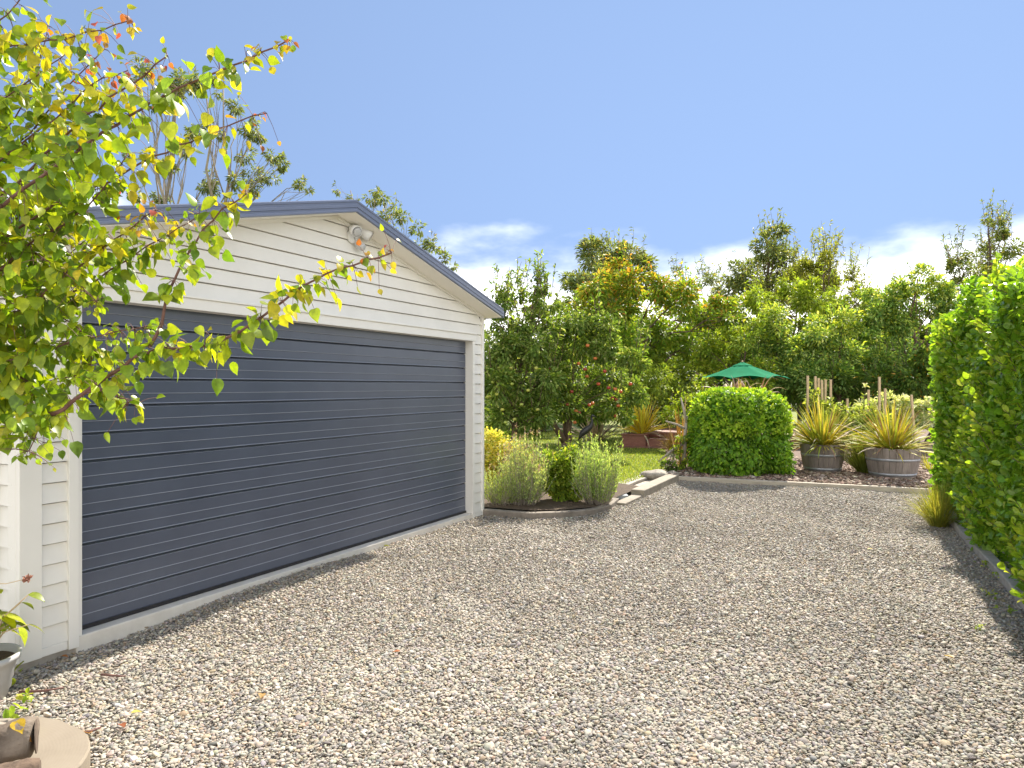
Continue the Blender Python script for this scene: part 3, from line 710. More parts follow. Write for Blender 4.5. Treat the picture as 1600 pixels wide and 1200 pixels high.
def barrel(px, pyb, wpx, label, flabel):
    Y = (CAMZ - BZ) * F / (pyb - HY); c = np.array([(px - CX) / F * Y, Y + .3, BZ]); r = wpx / F * (Y + .1) / 2; h = .50
    root = empty('half_barrel', c, label, 'planter', 'half barrel planters')
    n = 26; pr = []
    mb = MB(); 
    def rz(z): return r * (.80 + .20 * math.sin(min(1, z / h) * math.pi / 2 * .95))
    for k in range(n):                       # staves
        a0, a1 = 2 * math.pi * k / n + .006, 2 * math.pi * (k + 1) / n - .006
        zs = np.linspace(0, h + rng.normal(0, .003), 7); V = []
        for z in zs:
            ro, ri = rz(z), rz(z) - .028
            V += [c + np.array([ro * math.cos(a0), ro * math.sin(a0), z]), c + np.array([ro * 1.004 * math.cos((a0 + a1) / 2), ro * 1.004 * math.sin((a0 + a1) / 2), z]), c + np.array([ro * math.cos(a1), ro * math.sin(a1), z]),
                  c + np.array([ri * math.cos(a1), ri * math.sin(a1), z]), c + np.array([ri * math.cos(a0), ri * math.sin(a0), z])]
        fc = [(5 * i + q, 5 * i + (q + 1) % 5, 5 * i + 5 + (q + 1) % 5, 5 * i + 5 + q) for i in range(6) for q in range(5)] + [(4, 3, 2, 1, 0), (30, 31, 32, 33, 34)]
        mb.add(V, fc)
    mb.build('staves', M['oak'], root)
    for z0, hw in ((.045, .045), (.29, .042)):
        hp = MB(); pr = [(rz(z0) + .001, z0), (rz(z0) + .0055, z0 + .001), (rz(z0 + hw) + .0055, z0 + hw - .001), (rz(z0 + hw) + .001, z0 + hw)]
        V = []; N_ = 40
        hp.lathe(c, pr, N_); hp.f = [f for f in hp.f if len(f) == 4]
        hp.build('hoop', M['steel'], root, True)
    so = MB(); so.lathe(c, [(.001, h - .06), (rz(h) - .03, h - .07)], 24); so.f = [f for f in so.f if len(f) == 4]; so.build('soil', M['soil'], root, True)
    fc_ = c + ZZ * (h - .06)
    fl = empty('flax_plant', fc_, flabel, 'flax', 'flax plants in half barrels')
    blades(fl, fc_, 260, .84, .036, FLAX, 1.0, .75, minel=8, r0=.14)
    blades(fl, fc_, 26, .75, .03, [((.5, .42, .3), 2), ((.34, .22, .14), 2)], 1.3, 1.3, 'dead_leaves', r0=.12, minel=5)
    return c
barrel(1297, 740, 66, 'weathered grey half barrel planter next to the ivy covered shrub', 'yellow striped flax in the half barrel next to the ivy covered shrub')
barrel(1410, 749, 80, 'larger grey half barrel planter nearest the right hand hedge', 'bronze and yellow flax in the half barrel nearest the right hand hedge')

# ------------------------------------------------------------------ ivy-leaved clipped shrub
def shrub_box(cx, cy, w, d, h):
    root = empty('clipped_shrub', (cx, cy, BZ), 'clipped box shaped shrub of bright green leaves at the edge of the gravel', 'shrub')
    n = 17000; c = np.array([cx, cy, h * .5 + BZ])
    u = rdir(n); p = 3.7
    sc = (np.abs(u) ** p).sum(1, keepdims=True) ** (-1 / p)      # superellipsoid
    lump = 1.03 + .06 * np.sin(u[:, 0:1] * 5 + u[:, 2:3] * 4) + .05 * np.sin(u[:, 1:2] * 8 + u[:, 2:3] * 9 + u[:, 0:1] * 7 + 1)
    P = u * sc * lump * (1 - .22 * rng.random((n, 1)) ** 1.6) * np.array([w / 2, d / 2, h / 2])
    k = P[:, 2] > -h * .5; P = P[k]; u = u[k]; n = len(P)
    zf = np.clip(-P[:, 2] / (h / 2), 0, 1); P[:, :2] *= (1 + .10 * zf + .22 * zf ** 5)[:, None]; P = P + c
    D = rdir(n) * .6 + u * .5 + ZZ * -.35; ll = rng.uniform(.05, .095, n)
    leaves('foliage', P, D, u + ZZ * .4 + rdir(n) * .4, ll, ll * .5, pick([((.075, .155, .012), 3), ((.105, .195, .015), 3), ((.15, .245, .018), 1.6), ((.055, .12, .011), 2)], n), M['leaf'], T_oval(.08), root)
    # star-like shoot tips
    m = 800; u = rdir(m); u[:, 2] = np.abs(u[:, 2]) * .8 + u[:, 2] * .2
    sc = (np.abs(u) ** p).sum(1, keepdims=True) ** (-1 / p); T = u * sc * (1.0 + .09 * rng.random((m, 1))) * np.array([w / 2, d / 2, h / 2]) + c
    Ps = np.repeat(T, 7, 0) + rng.normal(0, .012, (m * 7, 3)); uu = np.repeat(u, 7, 0); n = len(Ps); ll = rng.uniform(.05, .09, n)
    leaves('shoot_tips', Ps, rdir(n) * .9 + uu * .7 + ZZ * .2, uu + ZZ * .3 + rdir(n) * .2, ll, ll * .42, pick([((.15, .24, .018), 3), ((.21, .29, .025), 2)], n), M['leaf'], T_oval(.08), root)
    tb = MB()
    for _ in range(14): tb.tube(bez((cx + rng.normal(0, .12), cy + rng.normal(0, .12), BZ - .05), c + rdir(1)[0] * np.array([w, d, h]) * .36, 0, 5, .05), [.02, .016, .012, .009, .005], 6)
    tb.build('stems', M['bark'], root, True)
shrub_box(4.02, 12.30, 1.44, 1.4, 1.40)

# ------------------------------------------------------------------ lavender and small shrubs by the garage corner
def spiky(name, label, cat, base, n, h, rad, pal, spikes=0, spal=None, wd=.012, L=.035, lean=.35, group=None):
    base = np.array(base, float); root = empty(name, base, label, cat, group)
    st = MB(); Ps, Ds, Cs = [], [], []; sp, sd = [], []
    for i in range(n):
        az = rng.random() * 2 * math.pi; rr = rng.random() ** .6; hd_ = np.array([math.cos(az), math.sin(az), 0])
        a = base + hd_ * rr * rad * .55; hh = h * (.45 + .65 * rng.random() ** .8) * (1 - .32 * rr * rng.random()) * (1 + .14 * math.sin(az * 3 + base[0] * 7)); b = base + hd_ * rr * rad * (1.05 + lean * rng.uniform(.2, 1.3)) + ZZ * hh + rng.normal(0, .03, 3)
        mid_ = (a + b) / 2 + hd_ * rad * .12
        pts = [a, mid_, b + rng.normal(0, .02, 3)]
        if i % 2 == 0: st.tube(pts, [.004, .003, .0015], 3, False)
        m = int(hh / L * 1.6); t = rng.random(m)[:, None]
        Pm = a * (1 - t) ** 2 + 2 * mid_ * t * (1 - t) + pts[2] * t ** 2 if False else np.where(t < .5, a + (mid_ - a) * 2 * t, mid_ + (pts[2] - mid_) * (2 * t - 1))
        k = t[:, 0] > .12; Pm = Pm[k]
        Ps.append(Pm); Ds.append(rdir(len(Pm)) * .6 + unit(b - a) * .9)
        if spikes and rng.random() < spikes:
            q = pts[2]; m2 = 7; sp.append(q + ZZ * np.linspace(0, .06, m2)[:, None] + rng.normal(0, .004, (m2, 3))); sd.append(rdir(m2) + ZZ * .8)
    st.build('stems', M['drift'], root, True)
    P = np.concatenate(Ps); D = np.concatenate(Ds); n = len(P); ll = L * rng.uniform(.7, 1.4, n); wv = wd * rng.uniform(.7, 1.2, n); cc = pick(pal, n)
    if sp:
        q = np.concatenate(sp); m2 = len(q); P = np.vstack([P, q]); D = np.vstack([D, np.concatenate(sd)]); ll = np.append(ll, np.full(m2, .022)); wv = np.append(wv, np.full(m2, .014)); cc = np.vstack([cc, pick(spal, m2)]); n += m2
    leaves('foliage', P, D, rdir(n), ll, wv, cc, M['leaf'], T_lance(.05), root)
    if sp:
        pass
    return root
LAV = [((.21, .265, .115), 3), ((.27, .32, .15), 2), ((.155, .205, .08), 2)]
spiky('lavender_bush', 'grey green lavender bush with spent flower heads near the garage corner', 'lavender', (.16, 9.02, 0), 330, .80, .27, LAV, .55, [((.2, .14, .12), 2), ((.13, .10, .11), 1)], group='lavender bushes behind the curved edging')
spiky('lavender_bush', 'pale green feathery lavender bush at the end of the curved edging', 'lavender', (1.12, 9.08, 0), 430, .78, .27, [((.21, .29, .10), 3), ((.27, .35, .135), 2), ((.155, .22, .07), 2)], .1, [((.26, .3, .13), 1)], lean=.2, group='lavender bushes behind the curved edging')
spiky('lavender_bush', 'low soft green lavender bush against the right edge of the garage', 'lavender', (-.14, 9.02, 0), 200, .50, .24, [((.2, .25, .09), 3), ((.13, .18, .05), 2)], 0, group='lavender bushes behind the curved edging')
def bushy(name, label, cat, clumps, dens, L, wr, pal, base, tmpl=None, mat='leaf', group=None, shoots=0, tip=None, squash=(1, 1, .95), tr=.02, shoot_len=.2):
    return tree(name, label, cat, base, clumps, dens, L, wr, pal, tmpl, mat, tr, 'bark', group, shoots, shoot_len, squash, .1, True, .3, tip, .1)
bushy('green_shrub', 'bright green leafy shrub between the two large lavender bushes', 'shrub', [(np.array([.62, 9.3, .18]), .22), (np.array([.70, 9.35, .30]), .24), (np.array([.60, 9.35, .46]), .24), (np.array([.74, 9.4, .60]), .17), (np.array([.52, 9.3, .3]), .2), (np.array([.76, 9.3, .15]), .18)], 24000, .05, .5, BRIGHT, (.62, 9.35, -.02), T_oval(.1), shoots=10)
bushy('euonymus_bush', 'yellow variegated bush beside the right end of the garage', 'shrub', [(np.array([-.15, 10.3, .3]), .35), (np.array([-.05, 10.2, .55]), .34), (np.array([-.3, 10.3, .72]), .3), (np.array([.1, 10.35, .35]), .3), (np.array([-.45, 10.5, .6]), .4)], 17000, .045, .6, [((.33, .285, .05), 4), ((.36, .33, .12), 2), ((.17, .20, .03), 2.5)], (-.15, 10.3, -.02), T_oval(.1))
bushy('low_plant', 'small green plant among the rocks at the lawn corner', 'plant', [(np.array([2.72, 12.1, .10]), .13), (np.array([2.82, 12.15, .14]), .12)], 22000, .05, .4, GREEN, (2.75, 12.1, 0), shoots=6)

# ornamental grasses
def tuft(px, py, n, ln, pal, label, Yoff=.1, wd=.006, z=None, arch=.9):
    c = G(px, py) if z is None else np.array([(px - CX) / F * ((CAMZ - z) * F / (py - HY)), (CAMZ - z) * F / (py - HY), z])
    r = empty('grass_tuft', c, label, 'grass tuft'); blades(r, c, n, ln, wd, pal, .8, arch, 'blades', 'leaf', 6, r0=.10, minel=35)
tuft(1466, 822, 620, .52, [((.36, .37, .06), 3), ((.46, .42, .1), 2), ((.26, .30, .05), 2)], 'yellow green grass tuft at the foot of the right hand hedge')
tuft(1052, 708, 320, .50, [((.5, .33, .1), 3), ((.42, .3, .12), 2), ((.3, .26, .08), 1)], 'golden brown grass mound beside the deck steps', z=LZ, arch=1.5, wd=.012)
tuft(980, 694, 160, .45, [((.4, .33, .14), 3), ((.3, .28, .12), 2)], 'dry straw coloured grass tuft at the left end of the deck', z=LZ, arch=1.2, wd=.012)
tuft(1350, 740, 900, .66, [((.28, .33, .06), 3), ((.2, .27, .05), 2), ((.38, .38, .1), 1)], 'fresh green grass growing between the two half barrels', z=BZ, arch=.5, wd=.012)
tuft(1452, 735, 60, .35, [((.40, .40, .05), 3), ((.3, .26, .1), 2)], 'thin yellow grass tuft beside the larger half barrel', z=BZ, arch=.7, wd=.010)

# ------------------------------------------------------------------ deck with steps, flax, parasol
DKX = 4.15; DKY = 16.9
dk = empty('garden_deck', (DKX, DKY + 1, 0), 'red brown timber deck with steps down to the lawn', 'deck')
dax = [np.array([.93, -.36, 0]), np.array([.36, .93, 0]), ZZ]
def DP(a, b, z): return np.array([3.45, 17.3, 0]) + dax[0] * a + dax[1] * b + ZZ * z
def planks(a0, a1, b0, b1, z, nm):
    mb = MB(); k = max(1, int((b1 - b0) / .14)); w = (b1 - b0) / k
    for i in range(k): mb.box(DP((a0 + a1) / 2, b0 + w * (i + .5), z - .015), ((a1 - a0) / 2, w / 2 - .004, .015), dax)
    mb.build(nm, M['deck'], dk)
planks(-.75, 1.25, -.30, .10, .05, 'lower_step')
planks(-.1, 1.35, .12, .62, .22, 'upper_step')
mb = MB(); mb.box(DP(.62, .115, .105), (.72, .012, .085), dax); mb.build('riser', M['deck'], dk)
mb = MB(); mb.box(DP(-.42, .30, .15), (.30, .22, .17), dax); mb.box(DP(-.42, .30, .33), (.33, .25, .015), dax); mb.build('planter_box', M['deck'], dk, bevel=.005)
mb = MB(); mb.box(DP(1.22, .02, .17), (.30, .16, .17), dax); mb.box(DP(1.22, .02, .352), (.33, .19, .015), dax); mb.build('planter_box', M['deck'], dk, bevel=.005)
planks(-.6, 3.6, .64, 3.4, .38, 'deck_boards')
mb = MB(); mb.box(DP(1.5, .632, .3), (2.1, .012, .07), dax); mb.build('fascia_board', M['deck'], dk)
fp = DP(-.30, .42, .34)
f = empty('flax_plant', fp, 'large golden yellow flax on the deck steps by the lawn', 'flax')
blades(f, fp, 120, 1.0, .06, [((.74, .60, .03), 4), ((.60, .56, .05), 2.5), ((.75, .60, .05), 2), ((.5, .4, .07), 1)], 1.0, .25, minel=14, r0=.1)
blades(f, fp, 22, .95, .05, [((.42, .36, .24), 2), ((.3, .22, .14), 2)], 1.3, .9, 'dead_leaves', minel=2, r0=.1)
# dry flax behind the clipped shrub
dfp = np.array([4.6, 13.75, BZ]); f = empty('dry_flax', dfp, 'dead brown flax with curled leaves behind the clipped box shaped shrub', 'flax')
tb2 = MB()
for k in range(5): tb2.tube(bez(dfp + np.array([rng.normal(0, .12), rng.normal(0, .1), -.03]), dfp + np.array([rng.normal(0, .28), rng.normal(0, .15), 1.28]), 0, 5, .05), [.05, .045, .04, .04, .035], 8)
tb2.build('stem', M['drift'], f, True)
for k, ox in enumerate((-.30, -.05, .22)): blades(f, dfp + np.array([ox, rng.normal(0, .1), 1.13]), 30, .66, .06, [((.42, .31, .22), 3), ((.56, .47, .38), 2), ((.32, .18, .10), 2), ((.40, .32, .07), .6)], 1.0, 2.3, 'dead_leaves', minel=25, r0=.1, seg=12)
blades(f, dfp + ZZ * 1.2, 9, .5, .05, [((.45, .40, .05), 2), ((.34, .29, .04), 1)], .6, .35, 'green_leaves', minel=60, r0=.25, seg=8)
dfp = W(930, 668, 19.5); dfp[2] = LZ; f = empty('dry_flax', dfp, 'straw coloured drooping flax under the branches of the red apple tree', 'flax')
blades(f, dfp, 60, 1.25, .05, [((.42, .33, .2), 3), ((.3, .22, .13), 2)], 1, .8, minel=25, r0=.2, seg=9)

# parasol
pc = np.array([(1160 - CX) / F * 17.0, 17.6, .38]); pc[0] = (1160 - CX) / F * 17.6
ap = CAMZ - (566 - HY) / F * 17.6; ed = CAMZ - (594 - HY) / F * 17.6 + .02
ps = empty('parasol', pc, 'open green market parasol behind the clipped box shaped shrub', 'parasol')
def canopy(r0, r1, z0, z1, nrib=8, nr=9, na=6, sag=.09, a0=.0, scallop=.0):
    mb = MB(); V = []; N_ = nrib * na
    for i in range(nr + 1):
        t = i / nr
        for k in range(N_):
            f_ = (k % na) / na; a = a0 + 2 * math.pi * k / N_; mid_ = 4 * f_ * (1 - f_)
            r = (r0 + (r1 - r0) * t); chord = math.cos(math.pi / nrib) / math.cos((f_ - .5) * 2 * math.pi / nrib); r = r * chord / 1 
            r *= 1 - .07 * mid_ * t * t
            z = z0 + (z1 - z0) * (t ** .93) - sag * .5 * mid_ * t * (1 - t * .55) + scallop * mid_ * t ** 6
            V.append(pc * [1, 1, 0] + np.array([r * math.cos(a), r * math.sin(a), z]))
    mb.add(V, [(i * N_ + k, i * N_ + (k + 1) % N_, (i + 1) * N_ + (k + 1) % N_, (i + 1) * N_ + k) for i in range(nr) for k in range(N_)])
    return mb
RC = 71 / F * 17.6 * 1.0
cn = canopy(.16, RC, ap - .07, ed, a0=R(14), scallop=.10).build('canopy', M['cloth'], ps, True)
cn.modifiers.new('thickness', 'SOLIDIFY').thickness = .003
canopy(.03, .25, ap, ap - .085, nr=4, sag=.02, a0=R(14)).build('vent_cap', M['cloth'], ps, True)
mb = MB(); mb.tube([pc, pc * [1, 1, 0] + ZZ * (ap + .01)], .02, 10); mb.lathe(pc * [1, 1, 0] + ZZ * (ap), [(.02, 0), (.025, .02), (.012, .045), (.001, .05)], 12); mb.build('pole', M['stake'], ps, True)
for k in range(8):
    a = R(14) + math.pi / 4 * k; d = np.array([math.cos(a), math.sin(a), 0]); mb = MB(); mb.tube([pc * [1, 1, 0] + d * .03 + ZZ * (ap - .09), pc * [1, 1, 0] + d * (RC * .96) * math.cos(math.pi / 8) / math.cos(math.pi / 8) * .92 + ZZ * (ed - .0)], .009, 6); mb.build('rib', M['stake'], ps, True)
mb = MB(); mb.lathe(pc, [(.25, 0), (.25, .05), (.06, .09), (.035, .12), (.035, .3)], 20); mb.build('base', M['black'], ps, True)

# driftwood post and branches beside the clipped shrub
d0 = np.array([3.12, 12.55, 0.0]); dr = empty('driftwood', d0, 'grey weathered driftwood post with crooked branches left of the clipped shrub', 'driftwood')
mb = MB(); mb.tube([d0, d0 + [.01, 0, .4], d0 + [.03, 0, .75], d0 + [.06, .02, 1.02]], [.045, .038, .032, .02], 8); mb.build('post', M['drift'], dr, True)
for a, b, c_ in (((.0, 0, .52), (-.25, -.05, .38), (-.48, -.1, .20)), ((.03, 0, .78), (-.12, .02, .86), (-.32, .05, .92)), ((.05, 0, .9), (.0, 0, 1.12), (-.05, .03, 1.35))):
    mb = MB(); mb.tube([d0 + a, d0 + b, d0 + c_], [.026, .022, .012], 7); mb.build('branch', M['drift'], dr, True)
bushy('climbing_plant', 'sparse yellow green climber at the foot of the driftwood post', 'plant', [(np.array([3.02, 12.45, .16]), .12), (np.array([3.0, 12.5, .42]), .10), (np.array([3.06, 12.48, .62]), .09)], 9000, .06, .55, BRIGHT, (3.02, 12.48, 0), T_oval(.1))
dleaf = empty('dry_flax', (3.2, 13.0, 0), 'orange dry strap leaves arching over the driftwood post', 'flax')
blades(dleaf, (3.2, 13.0, 0), 12, 1.35, .05, [((.45, .25, .06), 2), ((.36, .24, .12), 1)], .5, .7, minel=68, r0=.08, seg=10)

# dark iron stake ornament near the red apple tree
o0 = W(911, 716, 14.2); o0[2] = LZ; orn = empty('garden_ornament', o0, 'thin black iron garden stake with a bird shaped top near the red apple tree', 'ornament')
mb = MB(); mb.tube([o0, o0 + ZZ * .55], .014, 8); mb.build('stake', M['black'], orn, True)
mb = MB(); b0 = o0 + ZZ * .62
mb.tube([b0 + [-.10, 0, -.18], b0 + [-.02, 0, -.05], b0 + [.06, 0, .02], b0 + [.16, 0, .10], b0 + [.19, 0, .2], b0 + [.17, 0, .30]], [.008, .06, .075, .05, .022, .02], 10)
mb.tube([b0 + [.17, 0, .30], b0 + [.2, 0, .32], b0 + [.28, 0, .29]], [.03, .028, .004], 8); mb.build('bird', M['black'], orn, True)

# ------------------------------------------------------------------ vegetable patch: stakes and plants
stakes = [(1262, 587, 652, 14.6, .0), (1274, 588, 650, 14.9, .0), (1279, 591, 650, 15.2, .01), (1284, 594, 650, 14.7, -.01), (1290, 593, 655, 15.0, .02), (1298, 593, 650, 15.4, 0), (1324, 623, 660, 15.0, .01),
          (1357, 609, 660, 14.8, .0), (1374, 589, 655, 14.6, 0), (1383, 607, 655, 15.3, .0), (1424, 617, 660, 14.9, -.05)]
slab_ = ['tall leaning left end', 'second from left, taller', 'third from left in the close row', 'fourth from left in the close row', 'fifth from left in the close row', 'sixth from left, at the right of the close row',
         'short lone stake between the two flax plants', 'short stake just left of the tallest one by the pale bush', 'tallest stake in front of the pale leaved bush', 'thin stake just right of the tallest one by the pale bush', 'leaning stake at the right end of the vegetable patch']
for (px, py, pb, Y, ln), lb in zip(stakes, slab_):
    t = W(px, py, Y); b = np.array([t[0] - ln * 2, Y, BZ]); mb = MB()
    d = unit(t - b); x = unit(np.cross(d, [0, 1, 0])); mb.box((t + b) / 2, (.021, .021, np.linalg.norm(t - b) / 2), [x, np.cross(d, x), d])
    tag(mb.build('garden_stake', M['stake'], None, False, .003, origin=b), 'wooden garden stake, ' + lb, 'stake', 'stakes in the vegetable patch')
TOM = [((.17, .21, .05), 3), ((.24, .27, .06), 2), ((.11, .15, .035), 2)]
for lst, Y, lb in (([(1272, 640, 18), (1282, 622, 13), (1290, 655, 20)], 14.6, 'leafy tomato plant tied to the close row of stakes'),
                   ([(1305, 650, 20), (1328, 660, 20), (1318, 672, 22)], 14.4, 'low leafy tomato plant at the short lone stake'),
                   ([(1352, 650, 20), (1345, 675, 22), (1366, 662, 20)], 14.3, 'leafy tomato plant left of the tallest stake')):
    cl = px_clumps(lst, Y, .15); b = cl[0][0].copy(); b[2] = BZ
    bushy('tomato_plant', lb, 'tomato plant', cl, 5200, .09, .5, TOM, b, T_oval(.15), group='tomato plants in the vegetable patch', shoots=8)
cl = px_clumps([(1395, 640, 26), (1415, 632, 24), (1378, 650, 22), (1430, 648, 22), (1345, 635, 16), (1400, 660, 26)], 15.6, .3)
bushy('pale_bush', 'bush with pale silvery leaves behind the tall stakes', 'shrub', cl, 4200, .11, .5, [((.3, .33, .2), 3), ((.18, .23, .1), 3), ((.42, .44, .3), 1.5)], (cl[0][0][0], 15.6, BZ), T_oval(.15), shoots=8)

# ------------------------------------------------------------------ apple trees
def apple(root, p, r, pal):
    v, f = ico(2); q = v * r; q[:, 2] *= .92; q[:, 2] -= .22 * r * np.exp(-((v[:, :2] ** 2).sum(1)) * 9) * np.sign(v[:, 2])
    np_mesh('apple', q + p, f, M['apple'], root, pick(pal, 1, .12).repeat(len(q), 0), True)
APL = [((.065, .11, .022), 3), ((.10, .145, .032), 3), ((.13, .175, .04), 2), ((.20, .22, .08), 1)]
RED = [((.42, .075, .03), 2), ((.5, .15, .04), 2), ((.34, .05, .035), 1)]
cl = px_clumps([(800, 545, 34), (835, 540, 36), (775, 600, 36), (820, 600, 40), (850, 590, 34), (790, 650, 38), (835, 650, 34), (770, 545, 26), (735, 600, 40), (740, 540, 30), (815, 505, 24), (845, 500, 22), (865, 520, 22), (785, 505, 18), (770, 680, 24), (850, 670, 22), (790, 475, 22), (830, 465, 22), (855, 475, 20), (808, 455, 14), (845, 450, 12), (775, 490, 18)], 14.0, .45)
ta = tree('apple_tree', 'green apple tree with upright shoots behind the right end of the garage', 'apple tree', (-.05, 14.0, 0), cl, 4200, .095, .42, APL, T_oval(.12), tr=.07, shoots=150, shoot_len=.5, fork=.22)
for px, py in ((770, 597), (777, 604), (800, 600), (776, 616), (785, 640), (804, 655), (825, 610), (815, 632), (798, 575), (838, 575), (780, 575), (840, 640), (762, 620), (790, 660)):
    apple(ta, W(px, py, 13.25 + rng.random() * .2), .038, [((.26, .30, .05), 1), ((.33, .34, .06), 1)])
for px, h in ((800, 432), (812, 437), (833, 428), (850, 438), (858, 452), (790, 460), (777, 470), (872, 470), (823, 445), (843, 455)):   # tall whippy water shoots
    pass
cl = px_clumps([(870, 540, 36), (905, 530, 38), (945, 545, 36), (860, 590, 36), (905, 585, 42), (955, 590, 38), (980, 565, 28), (880, 635, 36), (930, 635, 40), (965, 635, 34), (850, 640, 26), (900, 500, 28), (940, 505, 26), (990, 610, 24), (860, 500, 20)], 15.2, .45)
tb_ = tree('apple_tree', 'red apple tree with forked trunk standing on the lawn', 'apple tree', (1.22, 15.3, 0), cl, 4200, .10, .40, APL, T_oval(.12), tr=.03, shoots=70, shoot_len=.45, fork=.35)
mb = MB(); p = W(886, 716, 15.2); p[2] = -.02; k = W(884, 690, 15.2)
mb.tube([p, (p + k) / 2 + [.02, 0, 0], k], [.14, .115, .11], 10)
mb.tube([k - [0, 0, .05], W(868, 668, 15.1), W(855, 645, 15.0), W(842, 615, 14.9)], [.085, .07, .06, .04], 8)
mb.tube([k - [0, 0, .05], W(889, 665, 15.2), W(891, 635, 15.3), W(893, 590, 15.3)], [.08, .065, .06, .04], 8)
mb.tube([k + [0, .02, .02], W(882, 650, 15.6), W(880, 600, 15.8)], [.06, .045, .03], 8)
mb.build('main_trunk', M['bark'], tb_, True)
for px, py in ((887, 632), (870, 597), (875, 601), (914, 577), (917, 588), (926, 630), (921, 633), (951, 606), (961, 608), (970, 612), (963, 624), (957, 622), (966, 634), (904, 568), (900, 642), (905, 645), (898, 660), (890, 705), (930, 560), (945, 580), (860, 575), (985, 600), (918, 540), (935, 600), (962, 650), (893, 612)):
    apple(tb_, W(px, py, 14.55 + rng.random() * .25), .042, RED)

# ------------------------------------------------------------------ background planting
BG = 'trees and shrubs behind the garden'
def bgtree(name, label, cat, lst, Y, dens, L, wr, pal, depth=.8, **kw):
    if name in ('tall_tree', 'feathery_tree'): lst = [(a, b, r * 1.22) for a, b, r in lst]
    cl = px_clumps(lst, Y, depth); cx = np.mean([c[0] for c, r in cl]); return tree(name, label, cat, (cx, Y, -.05), cl, dens, L, wr, pal, group=BG, **kw)
# dark mass behind the apple trees
bgtree('evergreen_shrub', 'dark evergreen shrub filling the gap behind the two apple trees', 'shrub', [(760, 620, 55), (830, 610, 55), (900, 620, 50), (780, 560, 45), (860, 560, 45), (930, 600, 50), (960, 640, 35), (700, 600, 50), (820, 655, 30), (920, 655, 30), (760, 660, 30), (990, 645, 30)], 23.5, 2000, .16, .45, DARK + [((.08, .12, .03), 2)], tr=.1)
bgtree('autumn_tree', 'tree with leaves turning orange behind the apple trees', 'tree', [(920, 455, 30), (950, 440, 28), (985, 450, 30), (1015, 460, 32), (1045, 480, 34), (900, 490, 34), (945, 490, 40), (990, 500, 40), (1040, 520, 40), (1080, 500, 34), (1110, 490, 28), (1085, 540, 36), (1130, 500, 22), (960, 540, 40), (1010, 550, 36), (900, 540, 36), (965, 425, 18), (1060, 450, 18), (1125, 475, 18)], 22, 2500, .15, .42, [((.085, .15, .018), 3), ((.125, .18, .022), 3), ((.17, .20, .025), 2)], tr=.12, shoots=45, shoot_len=.45, tip=[((.28, .14, .03), 2), ((.30, .19, .03), 2), ((.24, .22, .03), 4)], droop=.35)
bgtree('tall_tree', 'tall dark green tree rising behind the orange leaved tree', 'tree', [(925, 405, 26), (955, 395, 26), (985, 400, 24), (905, 430, 24), (945, 430, 32), (985, 430, 30), (970, 385, 14), (1000, 425, 18), (930, 460, 34), (970, 465, 36), (900, 465, 24), (1005, 455, 24)], 33, 1150, .22, .36, EUC, tr=.16, shoots=40, shoot_len=.5, depth=1.2)
bgtree('slender_tree', 'thin bluish tree with sparse twigs right of the orange leaved tree', 'tree', [(1095, 440, 18), (1120, 436, 16), (1055, 430, 12), (1140, 450, 16), (1080, 455, 18), (1110, 465, 18)], 36, 600, .2, .3, EUC, tr=.1, shoots=30, shoot_len=.6, depth=.8)
bgtree('tall_tree', 'tall pointed dark tree right of centre with a ragged top', 'tree', [(1195, 378, 16), (1180, 400, 22), (1215, 398, 22), (1165, 425, 24), (1200, 425, 28), (1235, 415, 24), (1150, 450, 22), (1185, 455, 30), (1225, 450, 30), (1190, 365, 8), (1255, 440, 18)], 31, 1100, .2, .36, EUC, tr=.15, shoots=50, shoot_len=.6, depth=1.0)
bgtree('feathery_tree', 'feathery olive green tree with slanting plume like tips', 'tree', [(1275, 420, 22), (1300, 425, 24), (1320, 440, 20), (1265, 450, 28), (1300, 460, 30), (1325, 465, 18), (1240, 470, 26), (1285, 405, 12), (1310, 408, 10), (1335, 428, 10)], 26, 2200, .17, .26, [((.14, .16, .03), 3), ((.1, .12, .03), 2), ((.19, .2, .04), 2)], tr=.1, shoots=90, shoot_len=.9, droop=.0)
bgtree('light_green_shrub', 'sunlit yellow green shrub to the left of the green parasol', 'shrub', [(1110, 545, 26), (1145, 530, 24), (1140, 560, 26), (1105, 575, 24), (1170, 545, 22), (1165, 510, 18), (1120, 600, 24), (1160, 590, 28)], 21, 3800, .11, .5, BRIGHT, tr=.06, shoots=40, shoot_len=.35)
bgtree('dome_shrub', 'rounded green shrub above the golden flax', 'shrub', [(1000, 580, 30), (1030, 568, 30), (1055, 585, 28), (985, 605, 26), (1020, 600, 36), (1055, 615, 30), (1000, 630, 28), (1040, 640, 30), (975, 635, 22)], 20.5, 4800, .10, .4, [((.11, .155, .02), 3), ((.15, .19, .025), 3), ((.07, .11, .018), 2)], tr=.06, depth=.5)
bgtree('light_green_shrub', 'upright yellow green shrub left of the clipped box shaped shrub', 'shrub', [(1072, 632, 20), (1090, 625, 16), (1060, 650, 20), (1085, 650, 24), (1110, 645, 18), (1065, 675, 16), (1100, 670, 22)], 16.2, 6500, .09, .35, BRIGHT, tr=.04, shoots=60, shoot_len=.28, depth=.25)
